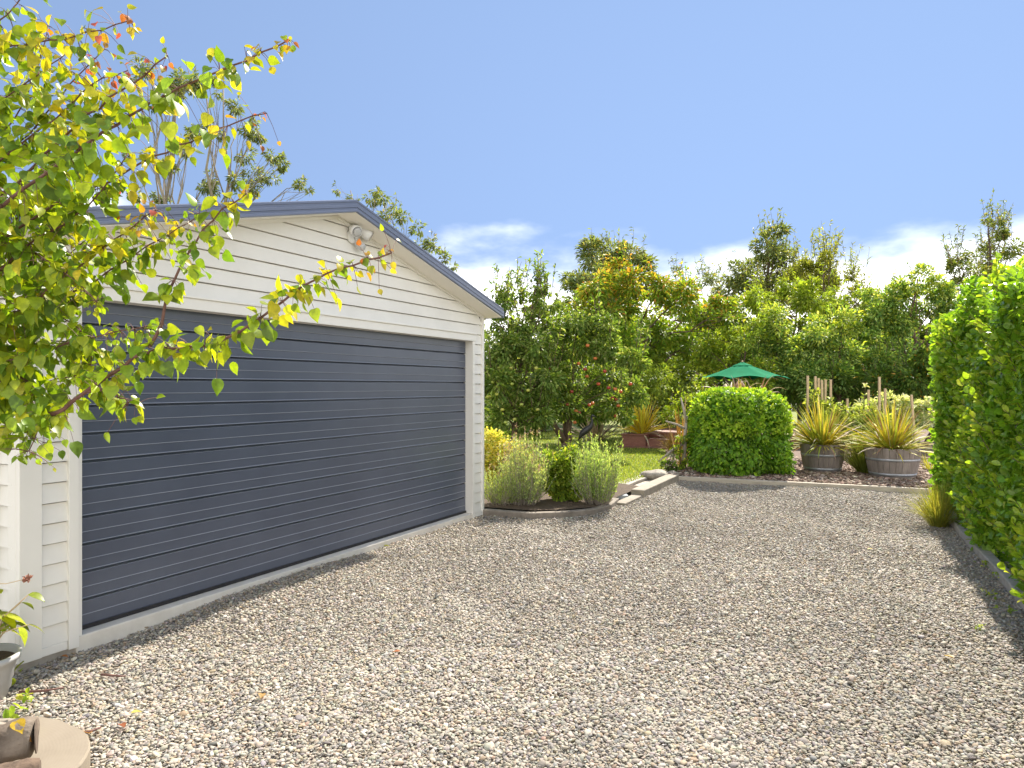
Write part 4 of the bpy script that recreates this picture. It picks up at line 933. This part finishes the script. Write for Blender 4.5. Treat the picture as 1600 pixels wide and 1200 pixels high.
bank = [('left most grey green shrub of the tall bank above the parasol', [(1195, 520, 34), (1225, 500, 30), (1210, 550, 40), (1185, 570, 34), (1235, 545, 36), (1215, 590, 40), (1180, 610, 34), (1240, 600, 40), (1200, 640, 34), (1160, 630, 30)], 20.5),
        ('round topped grey green shrub in the middle of the tall bank', [(1290, 515, 34), (1320, 505, 30), (1350, 525, 30), (1280, 550, 42), (1325, 550, 46), (1290, 600, 48), (1340, 600, 46), (1265, 590, 36), (1300, 640, 40), (1350, 640, 38), (1360, 565, 34)], 19.5),
        ('pale topped grey green shrub at the right of the tall bank', [(1400, 460, 26), (1425, 450, 22), (1375, 480, 28), (1410, 495, 36), (1450, 480, 28), (1390, 535, 40), (1440, 530, 42), (1400, 575, 40), (1475, 520, 30), (1365, 460, 16), (1440, 455, 26), (1415, 440, 20), (1470, 480, 30), (1390, 500, 36), (1490, 510, 30), (1360, 500, 34), (1465, 560, 36)], 20.0),
        ('dark green shrub with orange tinted leaves next to the right hand hedge', [(1390, 600, 36), (1430, 590, 40), (1470, 580, 40), (1400, 640, 36), (1450, 640, 34), (1500, 600, 40), (1490, 550, 36), (1430, 560, 24)], 17.8)]
for i, (lb, lst, Y) in enumerate(bank):
    bgtree('broadleaf_shrub', lb, 'shrub', lst, Y, 4200, .115, .42, GREY if i < 3 else GREEN + [((.3, .18, .03), .35)], tr=.08, shoots=40, shoot_len=.35, depth=.5,
           tip=[((.27, .33, .09), 2), ((.30, .36, .05), 2)] if i < 3 else None)
bgtree('evergreen_shrub', 'yellow green evergreen shrub peeping over the middle of the tall bank', 'shrub', [(1200, 470, 30), (1240, 475, 32), (1280, 480, 30), (1330, 485, 26), (1165, 480, 26), (1350, 470, 24), (1150, 505, 24), (1260, 510, 30), (1310, 470, 28), (1370, 480, 26), (1225, 450, 24), (1300, 510, 34), (1130, 520, 28), (1190, 505, 30)], 23.5, 2600, .14, .4, [((.15, .20, .022), 3), ((.11, .155, .02), 2), ((.2, .24, .03), 1)], tr=.08, shoots=40, shoot_len=.5)
bgtree('slender_tree', 'sparse brown green tree leaning over the right hand hedge', 'tree', [(1500, 400, 18), (1535, 370, 16), (1540, 400, 20), (1475, 425, 16), (1515, 430, 20), (1550, 430, 22), (1583, 360, 14), (1590, 395, 18), (1538, 350, 8), (1490, 450, 18), (1610, 380, 24), (1620, 420, 26), (1575, 330, 8), (1465, 445, 10)], 22, 2400, .13, .32, [((.10, .125, .035), 3), ((.075, .105, .03), 3), ((.15, .13, .045), 1)], tr=.07, shoots=90, shoot_len=.6, droop=.1)
bgtree('far_treeline', 'low dark hedgerow of trees far behind the garden', 'hedgerow', [(x, (545 if x > 880 else 580) + 14 * math.sin(x * .05) + r_, 62) for x in range(-900, 2600, 62) for r_ in (0, 55)], 48, 330, .45, .5, DARK + [((.08, .11, .025), 3)], tr=.1, depth=2, limb=False)

# eucalypts beyond the garage
EG = 'tall gum trees beyond the garage roof'
def euc(lst, Y, tx, label, tr=.16):
    cl = px_clumps(lst, Y, 1.0); tp = W(tx, lst[0][1], Y)
    return tree('gum_tree', label, 'gum tree', (tp[0], Y, -.1), cl, 620, .24, .36, EUC, tr=tr, bark='barkpale', group=EG, shoots=10, shoot_len=.4, squash=(1, 1, .9), fork=.45, droop=.5, trunks=2)
euc([(262, 118, 26), (236, 122, 22), (290, 128, 22), (250, 140, 20), (285, 150, 16), (293, 190, 16), (225, 235, 14), (188, 242, 14), (213, 232, 12), (262, 262, 12), (235, 298, 16), (285, 300, 16), (310, 265, 16), (275, 230, 12), (300, 210, 10), (205, 300, 14), (255, 175, 9)], 38, 268, 'tallest gum tree with a bare trunk left of the roof ridge')
euc([(335, 158, 18), (352, 150, 14), (373, 170, 16), (327, 197, 14), (367, 233, 16), (383, 262, 18), (410, 217, 22), (424, 243, 18), (418, 277, 14), (447, 262, 14), (472, 293, 14), (367, 285, 16), (400, 296, 16), (487, 304, 8), (333, 298, 18), (350, 215, 10), (395, 190, 10)], 39, 335, 'wide gum tree spreading right behind the roof slope')
euc([(577, 306, 12), (588, 299, 11), (599, 313, 12), (616, 319, 10), (604, 338, 11), (624, 337, 9), (640, 358, 13), (657, 364, 13), (672, 370, 12), (678, 386, 11), (692, 400, 11), (700, 410, 10), (655, 385, 13), (560, 318, 10), (534, 304, 6), (625, 372, 14), (600, 360, 16)], 36, 630, 'smaller gum tree just showing over the right slope of the roof', .1)

# ------------------------------------------------------------------ foreground fruit tree
def fruit_tree():
    base = np.array([-2.95, 2.55, -.12]); root = empty('fruit_tree', base, 'young fruit tree with large yellow green leaves reaching across the garage front', 'fruit tree')
    tb = MB(); tb.tube([base, base + [.03, 0, .45], base + [.05, .03, 1.0], base + [.1, .05, 1.5], base + [.12, .08, 2.1]], [.075, .065, .058, .05, .035], 12); tb.build('trunk', M['barkred'], root, True)
    hub = base + np.array([.06, .03, 1.2]); hub2 = base + np.array([.11, .06, 1.8])
    paths = [  # (points in the photo, distance, thickness at the butt, leaf spacing, reach of the red tips)
        ([(-160, 720), (0, 672), (67, 657), (133, 613), (193, 573), (233, 543), (273, 547), (323, 540), (373, 522), (427, 480), (487, 437), (545, 415), (612, 395)], 2.75, 2.55, .021, 1, 1.0),
        ([(233, 543), (248, 530), (263, 453), (290, 400), (323, 350), (350, 322), (385, 303)], 2.66, 2.6, .010, 1, 1.0),
        ([(133, 613), (167, 607), (190, 622), (212, 632)], 2.7, 2.6, .008, 1.3, 0),
        ([(-120, 600), (20, 560), (80, 540), (133, 532), (187, 517), (227, 510)], 2.7, 2.65, .009, 1.2, 0),
        ([(-100, 700), (20, 620), (50, 560), (62, 497), (63, 443), (80, 387), (100, 350), (118, 332)], 2.85, 2.9, .012, 1.1, .5),
        ([(-100, 560), (20, 490), (67, 460), (115, 423), (167, 383), (217, 350), (245, 328)], 2.7, 2.6, .011, 1.2, 1.3),
        ([(-60, 560), (90, 470), (150, 440), (200, 403), (240, 378), (293, 350), (312, 335)], 2.9, 2.9, .010, 1.2, .6),
        ([(-180, 420), (0, 308), (50, 263), (110, 200), (137, 182), (180, 147), (240, 107), (262, 87)], 2.55, 2.5, .016, 1, 1.2),
        ([(-170, 430), (0, 325), (43, 290), (90, 260), (147, 217), (210, 175), (277, 138), (333, 117), (397, 90), (450, 63)], 2.45, 2.3, .016, 1, 1.2),
        ([(-100, 430), (40, 350), (100, 307), (150, 293), (200, 267), (267, 233), (320, 210), (363, 192), (417, 177)], 2.7, 2.6, .012, .6, 1.6),
        ([(-120, 330), (43, 213), (83, 167), (117, 123), (163, 77)], 2.8, 2.8, .010, .7, 1.0),
        ([(-120, 110), (0, 75), (43, 70), (100, 60), (150, 50), (200, 33)], 2.5, 2.4, .009, .8, 1.2),
        ([(-80, 95), (0, 33), (33, 0), (55, -30)], 2.5, 2.5, .010, .8, 0),
        ([(-120, 240), (0, 160), (43, 127), (83, 97), (110, 78)], 2.75, 2.75, .009, 1, 1.0),
        ([(-150, 520), (0, 420), (60, 370), (120, 340), (160, 300), (200, 240)], 2.6, 2.5, .011, 1.1, .3),
        ([(-150, 380), (0, 250), (50, 210), (100, 180), (140, 130), (200, 110)], 2.7, 2.7, .010, 1, 1.2),
        ([(-150, 480), (-20, 380), (40, 330), (70, 280), (90, 230), (110, 160)], 2.85, 2.9, .010, 1.1, .6),
        ([(-150, 620), (-20, 560), (40, 590), (70, 625), (60, 680), (45, 705)], 2.75, 2.7, .009, 1.6, 0),
        ([(-150, 520), (-20, 500), (60, 480), (110, 500), (150, 545), (140, 590)], 2.8, 2.75, .008, 1.2, 0),
        ([(-150, 640), (-20, 620), (50, 600), (110, 590), (170, 560)], 2.9, 2.95, .008, 1.2, 0),
        ([(-120, 460), (0, 430), (60, 420), (110, 400), (140, 370)], 2.95, 3.0, .008, 1.3, .3),
        ([(-150, 300), (-20, 230), (30, 180), (60, 110), (75, 40)], 2.9, 2.9, .009, .9, .6),
        ([(-150, 420), (-20, 330), (70, 330), (130, 300), (190, 290)], 2.8, 2.75, .009, 1.1, .2),
        ([(-140, 380), (0, 380), (70, 400), (120, 440), (150, 470)], 2.6, 2.55, .008, 1.1, 0),
    ]
    P, D, Nv, L, Cc = [], [], [], [], []
    yel = [((.135, .19, .011), 4), ((.175, .21, .013), 3), ((.10, .16, .012), 3), ((.07, .12, .013), 2), ((.22, .21, .015), .6)]
    tip = [((.23, .08, .025), 2.5), ((.25, .14, .02), 3), ((.25, .055, .05), 2), ((.22, .18, .02), 3)]
    for pts, y0, y1, r0, dens, red in paths:
        n = len(pts); Y = np.linspace(y0, y1, n); Q = np.array([W(px, py, y) for (px, py), y in zip(pts, Y)])
        st = hub if Q[0][2] < 1.6 else hub2
        if pts[0][0] < -50: Q = np.vstack([st, Q])
        # resample smoothly
        seg = np.linalg.norm(np.diff(Q, axis=0), axis=1); cum = np.concatenate([[0], np.cumsum(seg)]); m = max(10, int(cum[-1] / .05))
        tt = np.linspace(0, cum[-1], m); S = np.column_stack([np.interp(tt, cum, Q[:, k]) for k in range(3)])
        for _ in range(2): S[1:-1] = (S[:-2] + 2 * S[1:-1] + S[2:]) / 4
        S[1:-1] += rng.normal(0, .003, S[1:-1].shape)
        b = MB(); b.tube(S, list(r0 * .62 * (1 - .86 * np.linspace(0, 1, m) ** .8) + .0012), 7)
        tot = cum[-1]; start = .22 if pts[0][0] < -50 else .04
        x = start * tot; side = 1
        while x < tot:
            k = np.searchsorted(tt, x).clip(1, m - 1); p = S[k]; d = unit(S[k] - S[k - 1]); f = x / tot
            for rep in range(rng.choice([1, 2, 2, 3, 4], p=[.16, .26, .26, .20, .12])):
                a = rdir(1)[0]; lat = unit(np.cross(d, a)); pl_ = rng.uniform(.012, .045)
                if rng.random() < .22 * dens: pl_ += rng.uniform(.03, .09)          # spur twig
                q = p + lat * pl_ + ZZ * -.2 * pl_ + d * rng.normal(0, .012)
                dd = lat * .55 + d * .25 + np.array([0, 0, -1.0]) * rng.uniform(.2, 1.15) + rdir(1)[0] * .35
                s = rng.uniform(.040, .072) * (1 if f < .82 else 1 - (f - .82) * 3.2)
                b.tube([p, (p + q) / 2 + ZZ * .006, q], [.0014, .0011, .0009], 3, False)
                P.append(q); D.append(dd); Nv.append(lat * .5 + rdir(1)[0] * .8 + np.array([0, -.3, .5])); L.append(s)
                isr = red > 0 and f > 1 - .055 * red and rng.random() < .6
                isy = red > 0 and f > 1 - .2 * red and rng.random() < .4
                Cc.append(pick(tip, 1, .12)[0] if isr else pick([((.30, .26, .02), 2), ((.25, .25, .016), 2)], 1, .12)[0] if isy else pick(yel, 1, .2)[0])
            x += rng.uniform(.012, .030) / dens * (.72 if f > .45 else 1.0 if f > .3 else 2.3)
        b.build('branch', M['barkred'], root, True)
    # inner leaf mass round the boughs at the left edge
    Lc = [(20, 470, 55), (60, 420, 50), (30, 370, 50), (70, 330, 50), (20, 290, 50), (90, 480, 40), (60, 530, 45), (110, 430, 35), (20, 560, 45), (90, 570, 36), (40, 620, 40), (120, 290, 34), (60, 250, 40), (20, 210, 40), (100, 220, 34), (150, 250, 28), (20, 130, 28), (70, 140, 26), (-60, 400, 90), (-60, 550, 80), (-60, 250, 80), (140, 350, 26), (150, 200, 20), (120, 150, 18), (45, 690, 22), (10, 650, 30), (130, 540, 30)]
    for px, py, r in Lc:
        Y = rng.uniform(2.5, 2.95); c = W(px, py, Y); rr = r / F * Y; n = int(1 + r * .09)
        q, d = ball(c, (rr, rr * 1.6, rr), n, .1)
        for i in range(n):
            P.append(q[i]); D.append(d[i] * .5 + np.array([0, 0, -rng.uniform(.2, 1)]) + rdir(1)[0] * .35); Nv.append(rdir(1)[0] * .8 + np.array([0, -.3, .6])); L.append(rng.uniform(.042, .066)); Cc.append(pick(yel, 1, .22)[0])
    P = np.array(P); n = len(P); L = np.array(L)
    leaves('leaves', P, np.array(D), np.array(Nv), L, L * rng.uniform(.62, .86, n), np.array(Cc), M['leaffruit'], T_heart(), root)
fruit_tree()

# ------------------------------------------------------------------ bottom left corner: slab of trunk, logs, pot
sc_ = np.array([-2.27, 2.78, -.125]); n = 48; rr_ = [.475 * (1 + .03 * math.sin(2 * math.pi * k / n * 2 + 1) + .02 * math.sin(2 * math.pi * k / n * 5) + .01 * rng.normal()) for k in range(n)]
V = []
for z, kk in ((0, 1.0), (.115, 1.0), (.125, .985)):
    for k in range(n): V.append(sc_ + np.array([rr_[k] * kk * math.cos(2 * math.pi * k / n), rr_[k] * kk * math.sin(2 * math.pi * k / n), z]))
mb = MB(); mb.add(V, [(i * n + k, i * n + (k + 1) % n, (i + 1) * n + (k + 1) % n, (i + 1) * n + k) for i in range(2) for k in range(n)] + [tuple(2 * n + k for k in range(n))])
tag(mb.build('wood_slab', M['sawn'], None, False, origin=sc_), 'round sawn slab of tree trunk lying on the gravel in the corner', 'wood slab')
def log(a, b, r, name, label, mat='bark', yellow=False):
    a = np.array(a); b = np.array(b); root = empty(name, (a + b) / 2 - ZZ * r, label, 'log', 'firewood on the round slab')
    m = MB(); pts = [a + (b - a) * t + rng.normal(0, r * .04, 3) for t in np.linspace(0, 1, 18)]
    m.tube(pts, [r * (1 + .05 * math.sin(i * 1.3)) for i in range(18)], 22)
    vv_ = np.array(m.v); ax_ = unit(b - a); rel = vv_ - a; tt_ = rel @ ax_; rad_ = rel - tt_[:, None] * ax_; ang_ = np.arctan2(rad_[:, 2], rad_[:, 0])
    vv_ += rad_ * (.05 * np.sin(ang_ * 3 + tt_ * 7) + .03 * np.sin(ang_ * 9 - tt_ * 5) + rng.normal(0, .015, len(vv_)))[:, None]; m.v = [tuple(q) for q in vv_]; m.build('bark', M[mat], root, True)
    d = unit(b - a); e = MB(); e.lathe(b + d * .001, [(r * .9, 0), (r * .88, .004), (.001, .005)], 16, along(d, 0, 0)); e.build('cut_end', M['endgrain'], root)
log((-2.45, 2.50, .12), (-1.93, 2.80, .135), .075, 'firewood_log', 'thick moss stained log on top of the pile', 'logbark')
log((-2.35, 2.36, .09), (-1.80, 2.62, .075), .062, 'firewood_log', 'dark rough log underneath the thick moss stained one', 'bark')
log((-2.75, 2.98, .10), (-2.13, 3.06, .055), .022, 'firewood_log', 'thin pale stick lying behind the thick moss stained log', 'drift')
log((-2.60, 2.84, .17), (-2.16, 2.93, .09), .032, 'firewood_log', 'flat grey split piece of wood between stick and thick log', 'drift')
# lichen / fungus on the thick log
ly = np.array([-2.26, 2.84, .185]); P = ly + rng.normal(0, 1, (60, 3)) * [.03, .02, .018]; n = len(P)
tag(leaves('dry_leaf', np.array([[-1.98, 2.76, .215], [-1.96, 2.74, .205], [-1.95, 2.73, .18]]), np.array([[.7, -.6, -.2], [.3, -.5, -.8], [.6, .1, -.5]]), np.array([[0, -.3, 1.], [.3, -1, .4], [.2, -1, .5]]), np.array([.075, .07, .06]), np.array([.05, .04, .045]), np.array([[.30, .21, .02], [.32, .18, .02], [.26, .12, .02]]), M['leaf'], T_heart()), 'curled yellow leaves caught on the thick moss stained log', 'leaves')
# potted hosta
pp = np.array([-2.84, 3.68, -.125]); po = empty('plant_pot', pp, 'pale grey ribbed plastic pot beside the garage corner', 'pot')
mb = MB(); mb.lathe(pp, [(.125, 0), (.135, .05), (.143, .055), (.146, .10), (.152, .105), (.156, .16), (.162, .165), (.168, .205), (.185, .207), (.19, .24), (.172, .24), (.165, .20), (.001, .19)], 32); mb.build('pot_body', M['pot'], po, True)
so = MB(); so.lathe(pp, [(.168, .205), (.001, .212)], 24); so.f = [f for f in so.f if len(f) == 4]; so.build('soil', M['soil'], po, True)
hp = pp + ZZ * .21; ho = empty('hosta_plant', hp, 'yellow green broad leaved plant growing in the grey pot', 'plant')
P, D, Nv, L = [], [], [], []; sm = MB()
for i in range(46):
    a = rng.random() * 2 * math.pi; h = np.array([math.cos(a), math.sin(a), 0]); q = hp + h * rng.uniform(.04, .24) + ZZ * rng.uniform(.05, .36)
    sm.tube([hp + h * .02, (hp + q) / 2 + ZZ * .06, q], [.005, .004, .003], 5); P.append(q); D.append(h + rdir(1)[0] * .4 - ZZ * rng.uniform(.2, .9)); Nv.append(ZZ + h * .3 + rdir(1)[0] * .2); L.append(rng.uniform(.085, .13))
sm.build('stems', M['leafdry'], ho, True) if False else sm.build('stems', M['stake'], ho, True)
L = np.array(L); leaves('leaves', np.array(P), np.array(D), np.array(Nv), L, L * .68, pick([((.17, .20, .012), 3), ((.12, .165, .012), 3), ((.20, .21, .02), 1)], len(P)), M['leaffruit'], T_heart(.1, .3), ho)
# dried seed head on a stalk
q0 = np.array([-2.9, 3.50, -.1]); q1 = W(43, 904, 3.55); ds = empty('dried_flower', q0, 'dried brown seed head on a bent stalk in front of the garage corner', 'dried flower')
mb = MB(); mb.tube([q0, q0 + [-.02, 0, .35], W(-30, 912, 3.55), W(10, 912, 3.55), q1], [.004, .004, .003, .0025, .002], 6); mb.build('stalk', M['stake'], ds, True)
n = 40; leaves('seed_head', q1 + rng.normal(0, .006, (n, 3)), rdir(n), rdir(n), .022, .012, pick([((.13, .06, .04), 2), ((.2, .1, .07), 1)], n), M['leafdry'], T_lance(.2), ds)
# seedlings at the foot of the wall and beside the slab
for px, py, s, lb in ((72, 1032, .05, 'tiny green weed at the foot of the garage corner'), (40, 1108, .08, 'small green weed growing beside the round wood slab'), (8, 1075, .14, 'leafy yellow green weed in front of the grey pot'), (25, 1190, .10, 'pale green seedling in front of the firewood')):
    c = G(px, py); n = 14; P = np.tile(c, (n, 1)) + rng.normal(0, s * .25, (n, 3)) * [1, 1, .3] + ZZ * (rng.random((n, 1)) * s * .8 + .008) + (ZZ * .13 if py > 1150 else 0)
    l = leaves('weed', P, rdir(n) + ZZ * .6, rdir(n) * .5 + ZZ, s * .55, s * .3, pick(BRIGHT, n), M['leaf'], T_oval(.1)); tag(l, lb, 'weed')
# fallen leaves and twigs
def fallen(px, py, s, c, lb):
    g = G(px, py) + ZZ * .028; a = rng.random() * 6.28; t = leaves('fallen_leaf', g[None] * 0, np.array([[math.cos(a), math.sin(a), .12]]), np.array([[.15, .1, 1.]]), np.array([s]), np.array([s * .75]), np.array([c]) * .55, M['leaf'], T_heart(.25, .2))
    t.location = g; tag(t, lb, 'leaf', 'fallen leaves on the gravel')
for a in ((205, 1123, .05, (.55, .5, .15), 'pale yellow leaf on the gravel right of the round wood slab'), (188, 1140, .05, (.28, .1, .05), 'reddish brown leaf on the gravel right of the round wood slab'), (140, 1155, .05, (.4, .2, .05), 'orange brown leaf touching the edge of the round wood slab'),
          (600, 857, .06, (.2, .22, .03), 'green fallen leaf on the gravel in front of the garage door'), (1362, 862, .05, (.5, .42, .03), 'bright yellow leaf on the gravel near the right hand hedge'), (1490, 1035, .06, (.5, .36, .2), 'pale tan leaf on the shaded gravel near the hedge'),
          (410, 1092, .05, (.45, .3, .12), 'tan leaf on the gravel in the middle foreground'), (95, 1033, .05, (.42, .17, .06), 'orange leaf on the gravel by the garage plinth'), (625, 1025, .05, (.4, .16, .08), 'rust coloured leaf on the gravel in the centre'), (372, 920, .06, (.1, .06, .04), 'dark curled leaf at the edge of the garage door sill'), (1395, 975, .05, (.06, .05, .04), 'dark leaf on the gravel at the right')): fallen(*a)
for pts, lb in (([(30, 1090), (70, 1088), (100, 1083)], 'brown twig on the gravel below the garage corner'), ([(118, 1158), (140, 1153), (158, 1146)], 'rust brown twig at the edge of the round wood slab'), ([(158, 1062), (178, 1064), (196, 1065)], 'thin brown twig on the gravel in front of the garage')):
    q = [G(*p) + ZZ * .03 for p in pts]; mb = MB(); mb.tube(q, [.007, .006, .004], 6); tag(mb.build('twig', M['barkred'], None, True, origin=q[0]), lb, 'twig', 'twigs on the gravel')
for px, py, s in ((1538, 888, .07), (1556, 905, .06), (1545, 935, .07), (1570, 960, .07), (1530, 985, .05)):
    c = G(px, py); n = 12; P = np.tile(c, (n, 1)) + rng.normal(0, s * .35, (n, 3)) * [1, 1, .1] + ZZ * (rng.random((n, 1)) * s * .5 + .015)
    l = leaves('weed', P, rdir(n) + ZZ * .5, rdir(n) * .5 + ZZ, s * .5, s * .3, pick(BRIGHT, n), M['leaf'], T_oval(.1)); tag(l, 'small green weed in the shaded gravel along the hedge edging', 'weed', 'weeds along the hedge edging')

# ------------------------------------------------------------------ light
AZ, EL = 28.1, 45.0
sd = bpy.data.lights.new('sun', 'SUN'); sd.energy = 4.8; sd.angle = R(.6); sd.color = (1, .92, .80)
so_ = bpy.data.objects.new('sun', sd); col.objects.link(so_)
sv = Vector((math.sin(R(AZ)) * math.cos(R(EL)), math.cos(R(AZ)) * math.cos(R(EL)), math.sin(R(EL))))
so_.rotation_euler = sv.to_track_quat('Z', 'Y').to_euler(); so_.location = (20, 30, 30)
w = bpy.data.worlds.new('World'); scene.world = w; w.use_nodes = True; nt = w.node_tree
bg = nt.nodes['Background']
sk = node(nt, 'ShaderNodeTexSky', sky_type='NISHITA'); sk.sun_disc = False; sk.sun_elevation = R(EL); sk.sun_rotation = R(AZ)
sk.air_density = 1.0; sk.dust_density = 0.0; sk.ozone_density = 3.0; sk.altitude = 100
tc = node(nt, 'ShaderNodeTexCoord'); sm_ = node(nt, 'ShaderNodeMapping'); sm_.inputs['Scale'].default_value = (.8, .8, .35); sm_.inputs['Location'].default_value = (0, 0, .78)
nt.links.new(tc.outputs['Generated'], sm_.inputs[0]); vn = node(nt, 'ShaderNodeVectorMath', operation='NORMALIZE'); nt.links.new(sm_.outputs[0], vn.inputs[0]); nt.links.new(vn.outputs[0], sk.inputs[0])
mp = node(nt, 'ShaderNodeMapping'); mp.inputs['Scale'].default_value = (1, 1, 2.6); mp.inputs['Location'].default_value = (.35, .2, .1)
nt.links.new(tc.outputs['Generated'], mp.inputs[0])
nz = node(nt, 'ShaderNodeTexNoise'); nz.inputs['Scale'].default_value = 3.2; nz.inputs['Detail'].default_value = 8; nz.inputs['Roughness'].default_value = .5
nt.links.new(mp.outputs[0], nz.inputs['Vector'])
sep = node(nt, 'ShaderNodeSeparateXYZ'); nt.links.new(tc.outputs['Generated'], sep.inputs[0])
band = node(nt, 'ShaderNodeMapRange'); band.inputs[1].default_value = .10; band.inputs[2].default_value = .29; band.inputs[3].default_value = .335; band.inputs[4].default_value = -.25; band.clamp = True
nt.links.new(sep.outputs[2], band.inputs[0])
ad = node(nt, 'ShaderNodeMath', operation='ADD'); nt.links.new(nz.outputs['Fac'], ad.inputs[0]); nt.links.new(band.outputs[0], ad.inputs[1])
bk = node(nt, 'ShaderNodeMapRange'); bk.inputs[1].default_value = .05; bk.inputs[2].default_value = -.45; bk.inputs[3].default_value = 0; bk.inputs[4].default_value = .42; bk.clamp = True  # unseen bright clouds added behind the camera to fill the shaded sides
nt.links.new(sep.outputs[1], bk.inputs[0])
ad2 = node(nt, 'ShaderNodeMath', operation='ADD'); nt.links.new(ad.outputs[0], ad2.inputs[0]); nt.links.new(bk.outputs[0], ad2.inputs[1]); ad = ad2
mr = node(nt, 'ShaderNodeMapRange'); mr.inputs[1].default_value = .49; mr.inputs[2].default_value = .80; mr.interpolation_type = 'SMOOTHSTEP'; nt.links.new(ad.outputs[0], mr.inputs[0])
tn = node(nt, 'ShaderNodeMix', data_type='RGBA', blend_type='MULTIPLY'); tn.inputs[0].default_value = 1; nt.links.new(sk.outputs[0], tn.inputs[6]); tn.inputs[7].default_value = (1.03, .86, .735, 1)
mx = node(nt, 'ShaderNodeMix', data_type='RGBA'); nt.links.new(mr.outputs[0], mx.inputs[0]); nt.links.new(tn.outputs[2], mx.inputs[6]); mx.inputs[7].default_value = (9.0, 8.85, 8.6, 1)
nt.links.new(mx.outputs[2], bg.inputs['Color']); bg.inputs['Strength'].default_value = .135

scene.view_settings.view_transform = 'Standard'; scene.view_settings.look = 'None'; scene.view_settings.gamma = 1; scene.view_settings.exposure = 1.2
scene.view_settings.use_curve_mapping = False
cy = scene.cycles; cy.max_bounces = 7; cy.diffuse_bounces = 4; cy.glossy_bounces = 2; cy.transmission_bounces = 4; cy.transparent_max_bounces = 4
cy.use_denoising = True; cy.caustics_reflective = False; cy.caustics_refractive = False; cy.sample_clamp_indirect = 8
scene.render.film_transparent = False
